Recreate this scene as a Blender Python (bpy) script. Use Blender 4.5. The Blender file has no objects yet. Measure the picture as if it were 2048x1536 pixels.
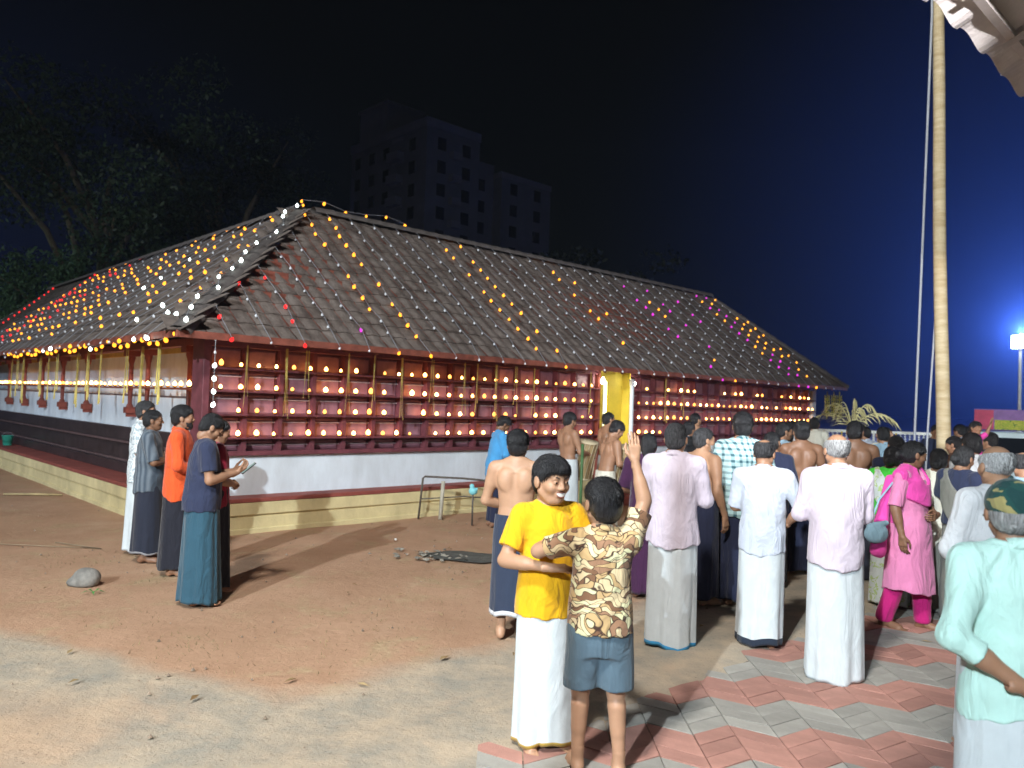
import bpy, bmesh, math, random
import numpy as np
from mathutils import Matrix, Vector

# ------------------------------------------------------------------ camera, sky, light, exposure
scene = bpy.context.scene
col = scene.collection
R = math.radians
cam_d = bpy.data.cameras.new("camera")
cam = bpy.data.objects.new("camera", cam_d); col.objects.link(cam)
cam_d.sensor_fit = 'HORIZONTAL'; cam_d.sensor_width = 36.0
cam_d.lens = 36.0 * 1560.0 / 2048.0
cam_d.clip_start = 0.05; cam_d.clip_end = 2000
cam.matrix_world = Matrix.Translation((0, 0, 1.8)) @ Matrix.Rotation(R(90 + 1.432), 4, 'X') @ Matrix.Rotation(R(1.833), 4, 'Z')
cam_d.dof.use_dof = True; cam_d.dof.focus_distance = 5.5; cam_d.dof.aperture_fstop = 2.4
scene.camera = cam

MOON_ELEV, MOON_AZ = 40.0, 215.0
world = bpy.data.worlds.new("World"); scene.world = world; world.use_nodes = True
wn = world.node_tree.nodes; wl = world.node_tree.links
bg = wn['Background']
sky = wn.new('ShaderNodeTexSky'); sky.sky_type = 'NISHITA'; sky.sun_disc = False
sky.sun_elevation = R(MOON_ELEV); sky.sun_rotation = R(MOON_AZ)
wl.new(sky.outputs[0], bg.inputs[0]); bg.inputs[1].default_value = 0.0004

moon_d = bpy.data.lights.new("moon", 'SUN'); moon_d.energy = 0.008; moon_d.angle = R(0.5); moon_d.color = (0.75, 0.82, 1.0)
moon = bpy.data.objects.new("moon", moon_d); col.objects.link(moon)
_az = R(MOON_AZ); _el = R(MOON_ELEV)
_dir = Vector((math.sin(_az) * math.cos(_el), math.cos(_az) * math.cos(_el), math.sin(_el)))
moon.rotation_euler = _dir.to_track_quat('Z', 'Y').to_euler(); moon.location = (0, -40, 40)

scene.view_settings.view_transform = 'Standard'; scene.view_settings.look = 'None'
scene.view_settings.exposure = 0.28; scene.view_settings.gamma = 1.0
scene.view_settings.use_curve_mapping = False
scene.cycles.use_denoising = True
scene.cycles.max_bounces = 6; scene.cycles.diffuse_bounces = 3; scene.cycles.glossy_bounces = 2
scene.cycles.volume_bounces = 0; scene.cycles.transmission_bounces = 3
scene.cycles.sample_clamp_indirect = 3.0
scene.cycles.use_light_tree = True

rnd = random.Random(7)

# ------------------------------------------------------------------ materials
def mat(name, rgb, rough=0.7, var=0.0, vscale=6.0, bump=0.0, bscale=60.0, rgb2=None, spec=0.4, metal=0.0, stretch=None, sheen=0.0):
    m = bpy.data.materials.new(name); m.use_nodes = True
    nt = m.node_tree; N = nt.nodes; L = nt.links
    b = N['Principled BSDF']
    b.inputs['Roughness'].default_value = rough
    b.inputs['Metallic'].default_value = metal
    b.inputs['Specular IOR Level'].default_value = spec
    if sheen: b.inputs['Sheen Weight'].default_value = sheen
    b.inputs['Base Color'].default_value = (*rgb, 1)
    tc = N.new('ShaderNodeTexCoord'); src = tc.outputs['Object']
    if stretch:
        mp = N.new('ShaderNodeMapping'); mp.inputs['Scale'].default_value = stretch
        L.new(src, mp.inputs[0]); src = mp.outputs[0]
    if var or rgb2:
        n = N.new('ShaderNodeTexNoise'); n.inputs['Scale'].default_value = vscale; n.inputs['Detail'].default_value = 6
        n.inputs['Roughness'].default_value = 0.65
        L.new(src, n.inputs['Vector'])
        r = N.new('ShaderNodeValToRGB'); r.color_ramp.elements[0].position = 0.35; r.color_ramp.elements[1].position = 0.68
        c2 = rgb2 if rgb2 else tuple(min(1, c * (1 + var)) for c in rgb)
        c1 = rgb if rgb2 else tuple(c * (1 - var) for c in rgb)
        r.color_ramp.elements[0].color = (*c1, 1); r.color_ramp.elements[1].color = (*c2, 1)
        L.new(n.outputs['Fac'], r.inputs[0]); L.new(r.outputs[0], b.inputs['Base Color'])
    if bump:
        n2 = N.new('ShaderNodeTexNoise'); n2.inputs['Scale'].default_value = bscale; n2.inputs['Detail'].default_value = 4
        L.new(src, n2.inputs['Vector'])
        bp = N.new('ShaderNodeBump'); bp.inputs['Strength'].default_value = bump; bp.inputs['Distance'].default_value = 0.02
        L.new(n2.outputs['Fac'], bp.inputs['Height']); L.new(bp.outputs[0], b.inputs['Normal'])
    return m

def emat(name, rgb, strength, sampling=None):
    m = bpy.data.materials.new(name); m.use_nodes = True
    nt = m.node_tree; N = nt.nodes
    for n in list(N): N.remove(n)
    e = N.new('ShaderNodeEmission'); o = N.new('ShaderNodeOutputMaterial')
    e.inputs[0].default_value = (*rgb, 1); e.inputs[1].default_value = strength
    nt.links.new(e.outputs[0], o.inputs[0])
    if sampling: m.cycles.emission_sampling = sampling
    return m

# ------------------------------------------------------------------ object helpers
def link(o, parent=None):
    col.objects.link(o)
    if parent is not None: o.parent = parent
    return o
def tag(o, label=None, cat=None, group=None, kind=None):
    if label: o['label'] = label
    if cat: o['category'] = cat
    if group: o['group'] = group
    if kind: o['kind'] = kind
    return o
def empty(name, loc=(0, 0, 0), rz=0.0):
    o = bpy.data.objects.new(name, None); col.objects.link(o)
    o.location = loc; o.rotation_euler = (0, 0, rz); o.empty_display_size = 0.2
    return o
def mesh_np(name, verts, faces, m=None, smooth=False):
    """faces: list of tuples or (n,4) array"""
    me = bpy.data.meshes.new(name)
    if isinstance(faces, np.ndarray):
        n = len(faces); k = faces.shape[1]
        me.vertices.add(len(verts)); me.vertices.foreach_set('co', np.asarray(verts, np.float32).ravel())
        me.loops.add(n * k); me.loops.foreach_set('vertex_index', faces.astype(np.int32).ravel())
        me.polygons.add(n); me.polygons.foreach_set('loop_start', np.arange(0, n * k, k, dtype=np.int32))
        if smooth: me.polygons.foreach_set('use_smooth', np.ones(n, bool))
        me.update(calc_edges=True)
        me.validate()
    else:
        me.from_pydata([tuple(v) for v in verts], [], faces); me.update()
        if smooth:
            for p in me.polygons: p.use_smooth = True
    if m: me.materials.append(m)
    return me
def mobj(name, me, parent=None, loc=None, rot=None):
    o = bpy.data.objects.new(name, me); link(o, parent)
    if loc is not None: o.location = loc
    if rot is not None: o.rotation_euler = rot
    return o

class MB:
    """collects boxes, tubes, prisms into one mesh"""
    def __init__(s): s.v = []; s.f = []
    def box(s, x0, x1, y0, y1, z0, z1):
        b = len(s.v)
        s.v += [(x0,y0,z0),(x1,y0,z0),(x1,y1,z0),(x0,y1,z0),(x0,y0,z1),(x1,y0,z1),(x1,y1,z1),(x0,y1,z1)]
        s.f += [tuple(b+i for i in q) for q in ((0,3,2,1),(4,5,6,7),(0,1,5,4),(1,2,6,5),(2,3,7,6),(3,0,4,7))]
        return s
    def hexa(s, pts):
        b = len(s.v); s.v += [tuple(p) for p in pts]
        s.f += [tuple(b+i for i in q) for q in ((0,3,2,1),(4,5,6,7),(0,1,5,4),(1,2,6,5),(2,3,7,6),(3,0,4,7))]
        return s
    def tube(s, pts, rads, n=8, cap=True):
        pts = [Vector(p) for p in pts]; b = len(s.v)
        if not hasattr(rads, '__len__'): rads = [rads] * len(pts)
        for i, p in enumerate(pts):
            d = (pts[min(i+1, len(pts)-1)] - pts[max(i-1, 0)]).normalized()
            a = d.orthogonal().normalized() if i == 0 else (a - d * a.dot(d)).normalized()
            c = d.cross(a)
            for j in range(n):
                t = 2 * math.pi * j / n
                s.v.append(tuple(p + (a * math.cos(t) + c * math.sin(t)) * rads[i]))
        for i in range(len(pts) - 1):
            for j in range(n):
                s.f.append((b+i*n+j, b+i*n+(j+1)%n, b+(i+1)*n+(j+1)%n, b+(i+1)*n+j))
        if cap:
            s.f.append(tuple(b+j for j in reversed(range(n)))); e = b + (len(pts)-1)*n
            s.f.append(tuple(e+j for j in range(n)))
        return s
    def lathe(s, prof, n=12, c=(0,0,0)):
        b = len(s.v)
        for r, z in prof:
            for j in range(n):
                t = 2*math.pi*j/n; s.v.append((c[0]+r*math.cos(t), c[1]+r*math.sin(t), c[2]+z))
        for i in range(len(prof)-1):
            for j in range(n):
                s.f.append((b+i*n+j, b+i*n+(j+1)%n, b+(i+1)*n+(j+1)%n, b+(i+1)*n+j))
        s.f.append(tuple(b+j for j in reversed(range(n)))); e = b+(len(prof)-1)*n
        s.f.append(tuple(e+j for j in range(n)))
        return s
    def mesh(s, name, m, smooth=False): return mesh_np(name, s.v, s.f, m, smooth)
    def obj(s, name, m, parent=None, smooth=False, loc=None, rot=None):
        return mobj(name, s.mesh(name, m, smooth), parent, loc, rot)
def bevel(o, w=0.006, seg=1):
    md = o.modifiers.new('bevel', 'BEVEL'); md.width = w; md.segments = seg; md.limit_method = 'ANGLE'
    return o

# ------------------------------------------------------------------ floodlights: the yard one behind the viewer, added fill lamps, the one in view
def flood(name, loc, target, power, rgb, size, label, radius=0.12, beam=None, glow=60.0, lens=(.17, .11), lens_rgb=None):
    t = empty(name, (loc[0], loc[1], 0)); tag(t, label, 'floodlight')
    g = mat('flood_grey', (0.18, 0.18, 0.19), 0.5, 0.2)
    d = (Vector(target) - Vector(loc)).normalized(); q = d.to_track_quat('-Z', 'Y')
    MB().box(-lens[0]-.03, lens[0]+.03, -lens[1]-.03, lens[1]+.03, .03, .1).obj('housing', g, t, loc=(0, 0, loc[2]), rot=q.to_euler())
    MB().box(-lens[0], lens[0], -lens[1], lens[1], .018, .028).obj('lens', emat('flood_lens_' + name, lens_rgb or rgb, glow), t, loc=(0, 0, loc[2]), rot=q.to_euler())
    b = q @ Vector((0, 0, .14))
    mb = MB(); mb.tube([(b.x, b.y, 0), (b.x, b.y, loc[2] + b.z)], [.06, .045], 10); mb.obj('mast', mat('mast_grey', (.55, .56, .57), .5, .1), t, smooth=True)
    ld = bpy.data.lights.new(name + '_light', 'SPOT'); ld.energy = power; ld.color = rgb; ld.spot_size = R(size); ld.spot_blend = 0.5
    ld.shadow_soft_size = radius
    lo = bpy.data.objects.new(name + '_light', ld); link(lo, t); lo.location = (0, 0, loc[2] + (.3 if beam else 0)); lo.rotation_euler = (Vector(beam).to_track_quat('-Z', 'Y') if beam else q).to_euler()
    return t
flood('yard_floodlight', (-7.0, -11.0, 8.2), (-1.0, 10.0, 0.8), 16500, (0.80, 0.92, 1.0), 90, 'white floodlight on a mast lighting the temple yard')
flood('veranda_fill', (-17.0, 7.0, 5.0), (-10.5, 17.5, 1.2), 1500, (0.62, 0.78, 1.0), 75, 'unseen bluish floodlight added to brighten the veranda wall')  # added lamp out of view, lifts the dim veranda wall
flood('gate_fill', (-2.2, -1.2, 9.0), (0.0, 7.0, 0.0), 4800, (1.0, 0.97, 0.93), 125, 'unseen broad white floodlight added to brighten the yard from above', .45)  # added high lamp, raises the brightness of the ground
flood('porch_fill', (0.6, -1.8, 3.1), (2.6, 4.6, 3.95), 5000, (0.95, 0.96, 1.0), 50, 'unseen small white floodlight added to brighten the porch eave')  # added lamp behind the viewer, lights the underside of the eave

# ------------------------------------------------------------------ distance-field modelling (bodies, clothes, hair)
class Field:
    def __init__(s, lo, hi, h):
        s.lo = np.array(lo, float) - 2.5 * h; s.h = h
        s.n = np.ceil((np.array(hi, float) + 2.5 * h - s.lo) / h).astype(int) + 1
        s.ax = [s.lo[i] + h * np.arange(s.n[i]) for i in range(3)]
        s.V = np.full(s.n, 0.5, np.float32)
    def sub(s, lo, hi):
        a = []
        for i in range(3):
            i0 = max(0, int((lo[i] - s.lo[i]) / s.h)); i1 = min(s.n[i], int((hi[i] - s.lo[i]) / s.h) + 2)
            if i1 <= i0: return None
            a.append(slice(i0, i1))
        g = (s.ax[0][a[0]][:, None, None], s.ax[1][a[1]][None, :, None], s.ax[2][a[2]][None, None, :])
        return tuple(a), g
    def add(s, fn, lo, hi, k=0.02, pad=0.05):
        r = s.sub(np.array(lo) - pad - k, np.array(hi) + pad + k)
        if r is None: return
        a, g = r; d = fn(*g); v = s.V[a]
        if k > 0:
            hh = np.maximum(k - np.abs(d - v), 0) / k
            s.V[a] = np.minimum(d, v) - hh * hh * k * 0.25
        else: s.V[a] = np.minimum(d, v)
    def cut(s, fn, lo=None, hi=None, k=0.0):
        """remove where fn<0"""
        if lo is None: a = (slice(None),) * 3; g = (s.ax[0][:, None, None], s.ax[1][None, :, None], s.ax[2][None, None, :])
        else:
            r = s.sub(lo, hi)
            if r is None: return
            a, g = r
        d = -fn(*g); v = s.V[a]
        if k > 0:
            hh = np.maximum(k - np.abs(d - v), 0) / k
            s.V[a] = np.maximum(d, v) + hh * hh * k * 0.25
        else: s.V[a] = np.maximum(d, v)
    def disp(s, fn):
        g = (s.ax[0][:, None, None], s.ax[1][None, :, None], s.ax[2][None, None, :])
        s.V = s.V + fn(*g).astype(np.float32)
    def rc(s, a, b, ra, rb, k=0.02, end=None, start=None):
        a = np.array(a, float); b = np.array(b, float); d = b - a; dd = max(d @ d, 1e-9); m = max(ra, rb); dn = d / math.sqrt(dd)
        def f(x, y, z):
            px, py, pz = x - a[0], y - a[1], z - a[2]
            t = np.clip((px * d[0] + py * d[1] + pz * d[2]) / dd, 0, 1)
            r = np.sqrt((px - t * d[0])**2 + (py - t * d[1])**2 + (pz - t * d[2])**2) - (ra + (rb - ra) * t)
            if end is not None:
                r = np.maximum(r, (px * dn[0] + py * dn[1] + pz * dn[2]) - end * math.sqrt(dd))
            return r
        s.add(f, np.minimum(a, b) - m, np.maximum(a, b) + m, k)
    def ell(s, c, r, k=0.02, M=None):
        f = ellf(c, r, M); m = max(r)
        s.add(f, np.array(c) - m, np.array(c) + m, k)
    def mesh(s): return snets(s.V, s.lo, s.h)
def ellf(c, r, M=None):
    def f(x, y, z):
        px, py, pz = x - c[0], y - c[1], z - c[2]
        if M is not None:
            px, py, pz = (M[0][0]*px + M[1][0]*py + M[2][0]*pz, M[0][1]*px + M[1][1]*py + M[2][1]*pz, M[0][2]*px + M[1][2]*py + M[2][2]*pz)
        k0 = np.sqrt((px/r[0])**2 + (py/r[1])**2 + (pz/r[2])**2); k1 = np.sqrt((px/r[0]**2)**2 + (py/r[1]**2)**2 + (pz/r[2]**2)**2) + 1e-9
        return k0 * (k0 - 1) / k1
    return f
def loftf(prof, cen):
    """elliptic cross-section column: prof rows (z, rx, ry), cen(z)->(cx,cy)"""
    P = np.array(prof)
    def f(x, y, z):
        rx = np.interp(z, P[:, 0], P[:, 1]); ry = np.interp(z, P[:, 0], P[:, 2]); cx, cy = cen(z)
        q = np.sqrt(((x - cx) / rx)**2 + ((y - cy) / ry)**2)
        d = (q - 1) * np.minimum(rx, ry)
        return np.maximum(d, np.maximum(P[0, 0] - z, z - P[-1, 0]))
    return f
def snets(V, o, h):
    S = V < 0
    nx, ny, nz = V.shape
    sl = lambda a, i, n: a[i:n - 1 + i]
    cnt = np.zeros((nx-1, ny-1, nz-1), np.uint8)
    for i in (0, 1):
        for j in (0, 1):
            for k in (0, 1): cnt += S[i:nx-1+i, j:ny-1+j, k:nz-1+k]
    mask = (cnt > 0) & (cnt < 8)
    ids = np.full(mask.shape, -1, np.int64); C = np.argwhere(mask); n = len(C); ids[mask] = np.arange(n)
    acc = np.zeros((n, 3)); num = np.zeros(n)
    cr = [(0,0,0),(1,0,0),(0,1,0),(1,1,0),(0,0,1),(1,0,1),(0,1,1),(1,1,1)]
    vals = [V[C[:,0]+c[0], C[:,1]+c[1], C[:,2]+c[2]] for c in cr]
    for a, b in ((0,1),(2,3),(4,5),(6,7),(0,2),(1,3),(4,6),(5,7),(0,4),(1,5),(2,6),(3,7)):
        va, vb = vals[a], vals[b]; x = (va < 0) != (vb < 0)
        t = np.where(x, va / np.where(x, va - vb, 1), 0)
        for ax in range(3):
            acc[:, ax] += np.where(x, cr[a][ax] + t * (cr[b][ax] - cr[a][ax]), 0)
        num += x
    verts = (C + acc / num[:, None]) * h + o
    quads = []
    for ax in range(3):
        A = [slice(None)] * 3; B = [slice(None)] * 3
        A[ax] = slice(0, -1); B[ax] = slice(1, None)
        u, v = (ax + 1) % 3, (ax + 2) % 3
        A[u] = slice(1, -1); A[v] = slice(1, -1); B[u] = slice(1, -1); B[v] = slice(1, -1)
        sa, sb = S[tuple(A)], S[tuple(B)]
        E = np.argwhere(sa != sb)
        if not len(E): continue
        flip = sb[E[:,0], E[:,1], E[:,2]]
        E[:, u] += 1; E[:, v] += 1
        def cid(du, dv):
            q = E.copy(); q[:, u] += du; q[:, v] += dv
            return ids[q[:,0], q[:,1], q[:,2]]
        a, b, c, d = cid(-1,-1), cid(0,-1), cid(0,0), cid(-1,0)
        q = np.stack([a, b, c, d], 1); q[flip] = q[flip][:, ::-1]
        quads.append(q)
    return verts, np.concatenate(quads)
def smooth_mesh(v, q, it=1, lam=0.5):
    for _ in range(it):
        acc = np.zeros_like(v); n = np.zeros(len(v))
        for i in range(4):
            j = q[:, (i + 1) % 4]; np.add.at(acc, q[:, i], v[j]); np.add.at(n, q[:, i], 1)
        v = v * (1 - lam) + lam * acc / np.maximum(n, 1)[:, None]
    return v
def combine(parts):
    vs, qs, o = [], [], 0
    for v, q in parts: vs.append(v); qs.append(q + o); o += len(v)
    return np.concatenate(vs), np.concatenate(qs)
def xf(part, M):
    v, q = part; M = np.array(M)
    v2 = v @ M[:3, :3].T + M[:3, 3]
    if np.linalg.det(M[:3, :3]) < 0: q = q[:, ::-1]
    return v2, q
def waves(seed, n=7, f=(18, 55), az=0.35, ridge=False):
    g = np.random.RandomState(seed); W = []
    for _ in range(n):
        d = g.randn(3); d[2] *= az; d /= np.linalg.norm(d); W.append((d * g.uniform(*f), g.uniform(0, 6.28), g.uniform(.5, 1)))
    tot = sum(w[2] for w in W)
    def fn(x, y, z):
        r = 0
        for k, p, a in W:
            s_ = np.sin(k[0]*x + k[1]*y + k[2]*z + p); r = r + a * ((1 - 2 * np.abs(s_)) if ridge else s_)
        return r / tot
    return fn

# ------------------------------------------------------------------ shared body pieces, in metres for a 1.70 m adult
CACHE = {}
def head_piece():
    if 'head' in CACHE: return CACHE['head']
    F = Field((-.11, -.14, -.20), (.11, .14, .13), .0042)
    F.ell((0, -.012, .03), (.074, .096, .086), .0)
    F.ell((0, .026, -.035), (.058, .062, .076), .03)
    F.ell((0, .062, -.083), (.024, .022, .02), .025)
    for s in (-1, 1):
        F.ell((s*.040, .056, -.022), (.024, .028, .024), .02)
        F.rc((s*.062, .0, -.05), (s*.03, .045, -.088), .012, .012, .03)
        F.ell((s*.081, -.006, -.006), (.011, .021, .031), .008, [[1,0,0],[0,.97,-.25],[0,.25,.97]])
        F.ell((s*.012, .094, -.022), (.009, .010, .008), .008)
    F.rc((-.036, .078, .026), (.036, .078, .026), .011, .011, .02)
    F.rc((0, .084, .018), (0, .102, -.018), .008, .0105, .012)
    for s in (-1, 1): F.cut(ellf((s*.031, .098, .008), (.016, .016, .010)), (-.1, .05, -.03), (.1, .13, .05), .012)
    for s in (-1, 1): F.ell((s*.031, .080, .007), (.0125, .0125, .010), .004)
    F.rc((-.019, .086, -.047), (.019, .086, -.047), .006, .006, .008)
    F.rc((-.016, .084, -.058), (.016, .084, -.058), .007, .007, .008)
    F.rc((0, -.018, -.05), (0, -.024, -.10), .050, .050, .03)
    v, q = F.mesh(); CACHE['head'] = (smooth_mesh(v, q, 1, .4), q); return CACHE['head']
def hand_piece(curl):
    """right hand: wrist at origin, fingers +z, palm faces +y, thumb on -x"""
    key = ('hand', round(curl, 2))
    if key in CACHE: return CACHE[key]
    F = Field((-.075, -.04, -.05), (.06, .11, .20), .0040)
    F.rc((0, 0, -.04), (0, 0, .012), .026, .025, .02)
    for i, (x, L, r) in enumerate(((-.028, .040, .0082), (-.009, .045, .0086), (.010, .041, .0082), (.027, .032, .0072))):
        F.rc((x * .55, 0, .01), (x, 0.0, .082), .016, .0125, .012)
        p = np.array((x, 0.0, .084)); a = curl * .5
        for sgm, (ln, rr) in enumerate(((L, r), (L * .68, r * .93), (L * .55, r * .85))):
            q = p + ln * np.array((x * .9 if sgm == 0 else 0, math.sin(a), math.cos(a)))
            F.rc(p, q, rr, rr * .94, .004); p = q; a += curl * (.8 if sgm == 0 else .6)
    p0 = np.array((-.018, .004, .018)); p1 = np.array((-.046, .014 + .012*curl, .048)); p2 = np.array((-.056 + .012*curl, .022 + .02*curl, .080)); p3 = p2 + np.array((.004 + .01*curl, .006 + .01*curl, .026))
    F.rc(p0, p1, .017, .0115, .012); F.rc(p1, p2, .0105, .0092, .004); F.rc(p2, p3, .009, .0078, .004)
    v, q = F.mesh(); CACHE[key] = (v, q); return CACHE[key]
def foot_piece():
    """right foot, ankle above origin, toes +y, sole z=0"""
    if 'foot' in CACHE: return CACHE['foot']
    F = Field((-.06, -.08, -.005), (.06, .20, .16), .0050)
    F.rc((0, -.02, .16), (0, -.015, .075), .040, .036, .0)
    F.ell((0, -.045, .032), (.030, .032, .034), .03)
    F.rc((0, -.02, .055), (-.004, .10, .030), .034, .030, .03)
    F.rc((.0, .06, .024), (0, .12, .022), .038, .036, .02)
    for i, (x, y, r) in enumerate(((-.030, .178, .0125), (-.010, .180, .0095), (.006, .172, .009), (.020, .162, .0085), (.032, .148, .008))):
        F.rc((x * .9, .115, .020), (x, y, .012), .013, r, .006)
    F.cut(lambda x, y, z: z - .002 + 0 * x + 0 * y, None, None, .008)
    v, q = F.mesh(); CACHE['foot'] = (v, q); return CACHE['foot']
def hair_piece(kind):
    key = ('hair', kind)
    if key in CACHE: return CACHE[key]
    F = Field((-.16, -.2, -.36 if kind in ('long', 'plait') else -.16), (.16, .15, .16), .0055)
    F.ell((0, -.014, .034), (.083, .105, .094), .0)
    if kind in ('short', 'boy', 'grey'):
        F.ell((0, -.035, -.02), (.076, .078, .07), .02)
    if kind == 'boy': F.ell((0, .02, .06), (.074, .075, .060), .02)
    if kind == 'thick': F.ell((0, -.02, .05), (.088, .108, .092), .02); F.ell((0, -.04, -.02), (.08, .08, .075), .02)
    if kind == 'bun':
        F.ell((0, -.03, -.02), (.084, .085, .08), .02); F.ell((0, -.125, -.035), (.045, .038, .042), .01)
    if kind == 'long':
        F.ell((0, -.03, -.02), (.088, .088, .09), .02); F.rc((0, -.07, -.04), (0, -.10, -.30), .06, .05, .03)
    if kind == 'plait':
        F.ell((0, -.03, -.02), (.086, .088, .085), .02); F.rc((0, -.095, -.03), (0, -.12, -.33), .035, .022, .02)
    # hairline: keep above a slanted line, lower behind the ears
    fr = {'boy': .048, 'thick': .052}.get(kind, .062)
    def hl(x, y, z):
        line = np.where(y > .0, -.012 + (fr + .012) * np.clip(y / .07, 0, 1)**1.0, np.maximum(-.012 + y * .9, -.105 if kind not in ('long', 'plait') else -.5))
        if kind in ('long', 'plait', 'bun'): line = np.where(y > .0, line, -.6)
        return (z - line) + 0 * x
    F.cut(hl, None, None, .006)
    w = waves(3, 9, (90, 220), 1.0); w2 = waves(5, 7, (40, 80), .5)
    F.disp(lambda x, y, z: .0018 * w(x, y, z) + .0018 * w2(x, y, z))
    if kind in ('bald', 'halfbald'):
        if kind == 'bald': F.cut(ellf((0, .01, .125), (.088, .125, .088)), None, None, .01)
        else: F.cut(ellf((0, -.045, .125), (.055, .065, .055)), None, None, .012)
    v, q = F.mesh(); CACHE[key] = (v, q); return CACHE[key]
def cap_piece():
    if 'cap' in CACHE: return CACHE['cap']
    F = Field((-.12, -.14, -.06), (.12, .22, .16), .0055)
    F.ell((0, -.012, .038), (.091, .113, .098), .0)
    F.cut(lambda x, y, z: z - .012 - .15 * y + 0 * x, None, None, .004)
    F.add(lambda x, y, z: np.maximum(np.sqrt((x / .085)**2 + ((y - .07) / .12)**2) * .085 - .085, np.abs(z - .026 + .5 * x**2 / .085 + .12 * (y - .07)) - .005) + np.maximum(.06 - y, 0), (-.09, .05, -.02), (.09, .2, .05), .004)
    F.rc((0, -.012, .134), (0, -.012, .139), .008, .008, .004)
    v, q = F.mesh(); CACHE['cap'] = (v, q); return CACHE['cap']

# ------------------------------------------------------------------ cloth materials
def cloth(name, rgb, rough=0.85, var=0.05, weave=0.12, crease=.55):
    m = mat(name, rgb, rough, var, 9.0, weave, 260.0, spec=0.2, sheen=0.15)
    N = m.node_tree.nodes; L = m.node_tree.links; b = N['Principled BSDF']   # soft creases
    tc = N.new('ShaderNodeTexCoord'); mp = N.new('ShaderNodeMapping'); mp.inputs['Scale'].default_value = (1, 1, .4); mp.inputs['Rotation'].default_value = (.25, .3, 0); L.new(tc.outputs['Object'], mp.inputs[0])
    n = N.new('ShaderNodeTexNoise'); n.inputs['Scale'].default_value = 8.5; n.inputs['Detail'].default_value = 3; n.inputs['Distortion'].default_value = 1.4; L.new(mp.outputs[0], n.inputs['Vector'])
    bp = N.new('ShaderNodeBump'); bp.inputs['Strength'].default_value = crease; bp.inputs['Distance'].default_value = .055; L.new(n.outputs['Fac'], bp.inputs['Height'])
    if b.inputs['Normal'].links:
        w = b.inputs['Normal'].links[0].from_node; L.new(bp.outputs[0], w.inputs['Normal'])
    else: L.new(bp.outputs[0], b.inputs['Normal'])
    return m
def nodes_of(m): return m.node_tree.nodes, m.node_tree.links, m.node_tree.nodes['Principled BSDF']
def mundu_mat(name, rgb, border, zmax):
    m = cloth(name, rgb, crease=.28); N, L, b = nodes_of(m)
    tc = N.new('ShaderNodeTexCoord'); sp = N.new('ShaderNodeSeparateXYZ'); L.new(tc.outputs['UV'], sp.inputs[0])
    lt = N.new('ShaderNodeMath'); lt.operation = 'LESS_THAN'; lt.inputs[1].default_value = zmax; L.new(sp.outputs[1], lt.inputs[0])
    mx = N.new('ShaderNodeMix'); mx.data_type = 'RGBA'; L.new(lt.outputs[0], mx.inputs[0])
    old = b.inputs['Base Color'].links[0].from_socket
    L.new(old, mx.inputs[6]); mx.inputs[7].default_value = (*border, 1); L.new(mx.outputs[2], b.inputs['Base Color'])
    return m
def check_mat(name, base, line, scale, soft=0.35, line2=None):
    m = cloth(name, base); N, L, b = nodes_of(m)
    tc = N.new('ShaderNodeTexCoord'); sp = N.new('ShaderNodeSeparateXYZ'); L.new(tc.outputs['Object'], sp.inputs[0])
    ad = N.new('ShaderNodeMath'); ad.operation = 'ADD'; L.new(sp.outputs[0], ad.inputs[0]); L.new(sp.outputs[1], ad.inputs[1])
    outs = []
    for s in (ad.outputs[0], sp.outputs[2]):
        mu = N.new('ShaderNodeMath'); mu.operation = 'MULTIPLY'; mu.inputs[1].default_value = scale; L.new(s, mu.inputs[0])
        si = N.new('ShaderNodeMath'); si.operation = 'SINE'; L.new(mu.outputs[0], si.inputs[0])
        gt = N.new('ShaderNodeMapRange'); gt.inputs[1].default_value = soft - .25; gt.inputs[2].default_value = soft + .25; L.new(si.outputs[0], gt.inputs[0]); outs.append(gt.outputs[0])
    s = N.new('ShaderNodeMath'); s.operation = 'ADD'; L.new(outs[0], s.inputs[0]); L.new(outs[1], s.inputs[1])
    h = N.new('ShaderNodeMath'); h.operation = 'MULTIPLY'; h.inputs[1].default_value = .5; L.new(s.outputs[0], h.inputs[0])
    mx = N.new('ShaderNodeMix'); mx.data_type = 'RGBA'; L.new(h.outputs[0], mx.inputs[0]); mx.inputs[6].default_value = (*base, 1); mx.inputs[7].default_value = (*line, 1)
    L.new(mx.outputs[2], b.inputs['Base Color']); return m
def stripe_mat(name, base, line, scale):
    m = cloth(name, base); N, L, b = nodes_of(m)
    tc = N.new('ShaderNodeTexCoord'); w = N.new('ShaderNodeTexWave'); w.bands_direction = 'DIAGONAL'; w.inputs['Scale'].default_value = scale; w.inputs['Distortion'].default_value = .6; w.inputs['Detail'].default_value = 2
    mp = N.new('ShaderNodeMapping'); mp.inputs['Scale'].default_value = (1, 1, 0.06); L.new(tc.outputs['Object'], mp.inputs[0]); L.new(mp.outputs[0], w.inputs['Vector'])
    mx = N.new('ShaderNodeMix'); mx.data_type = 'RGBA'; L.new(w.outputs['Fac'], mx.inputs[0]); mx.inputs[6].default_value = (*base, 1); mx.inputs[7].default_value = (*line, 1)
    L.new(mx.outputs[2], b.inputs['Base Color']); return m
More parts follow.
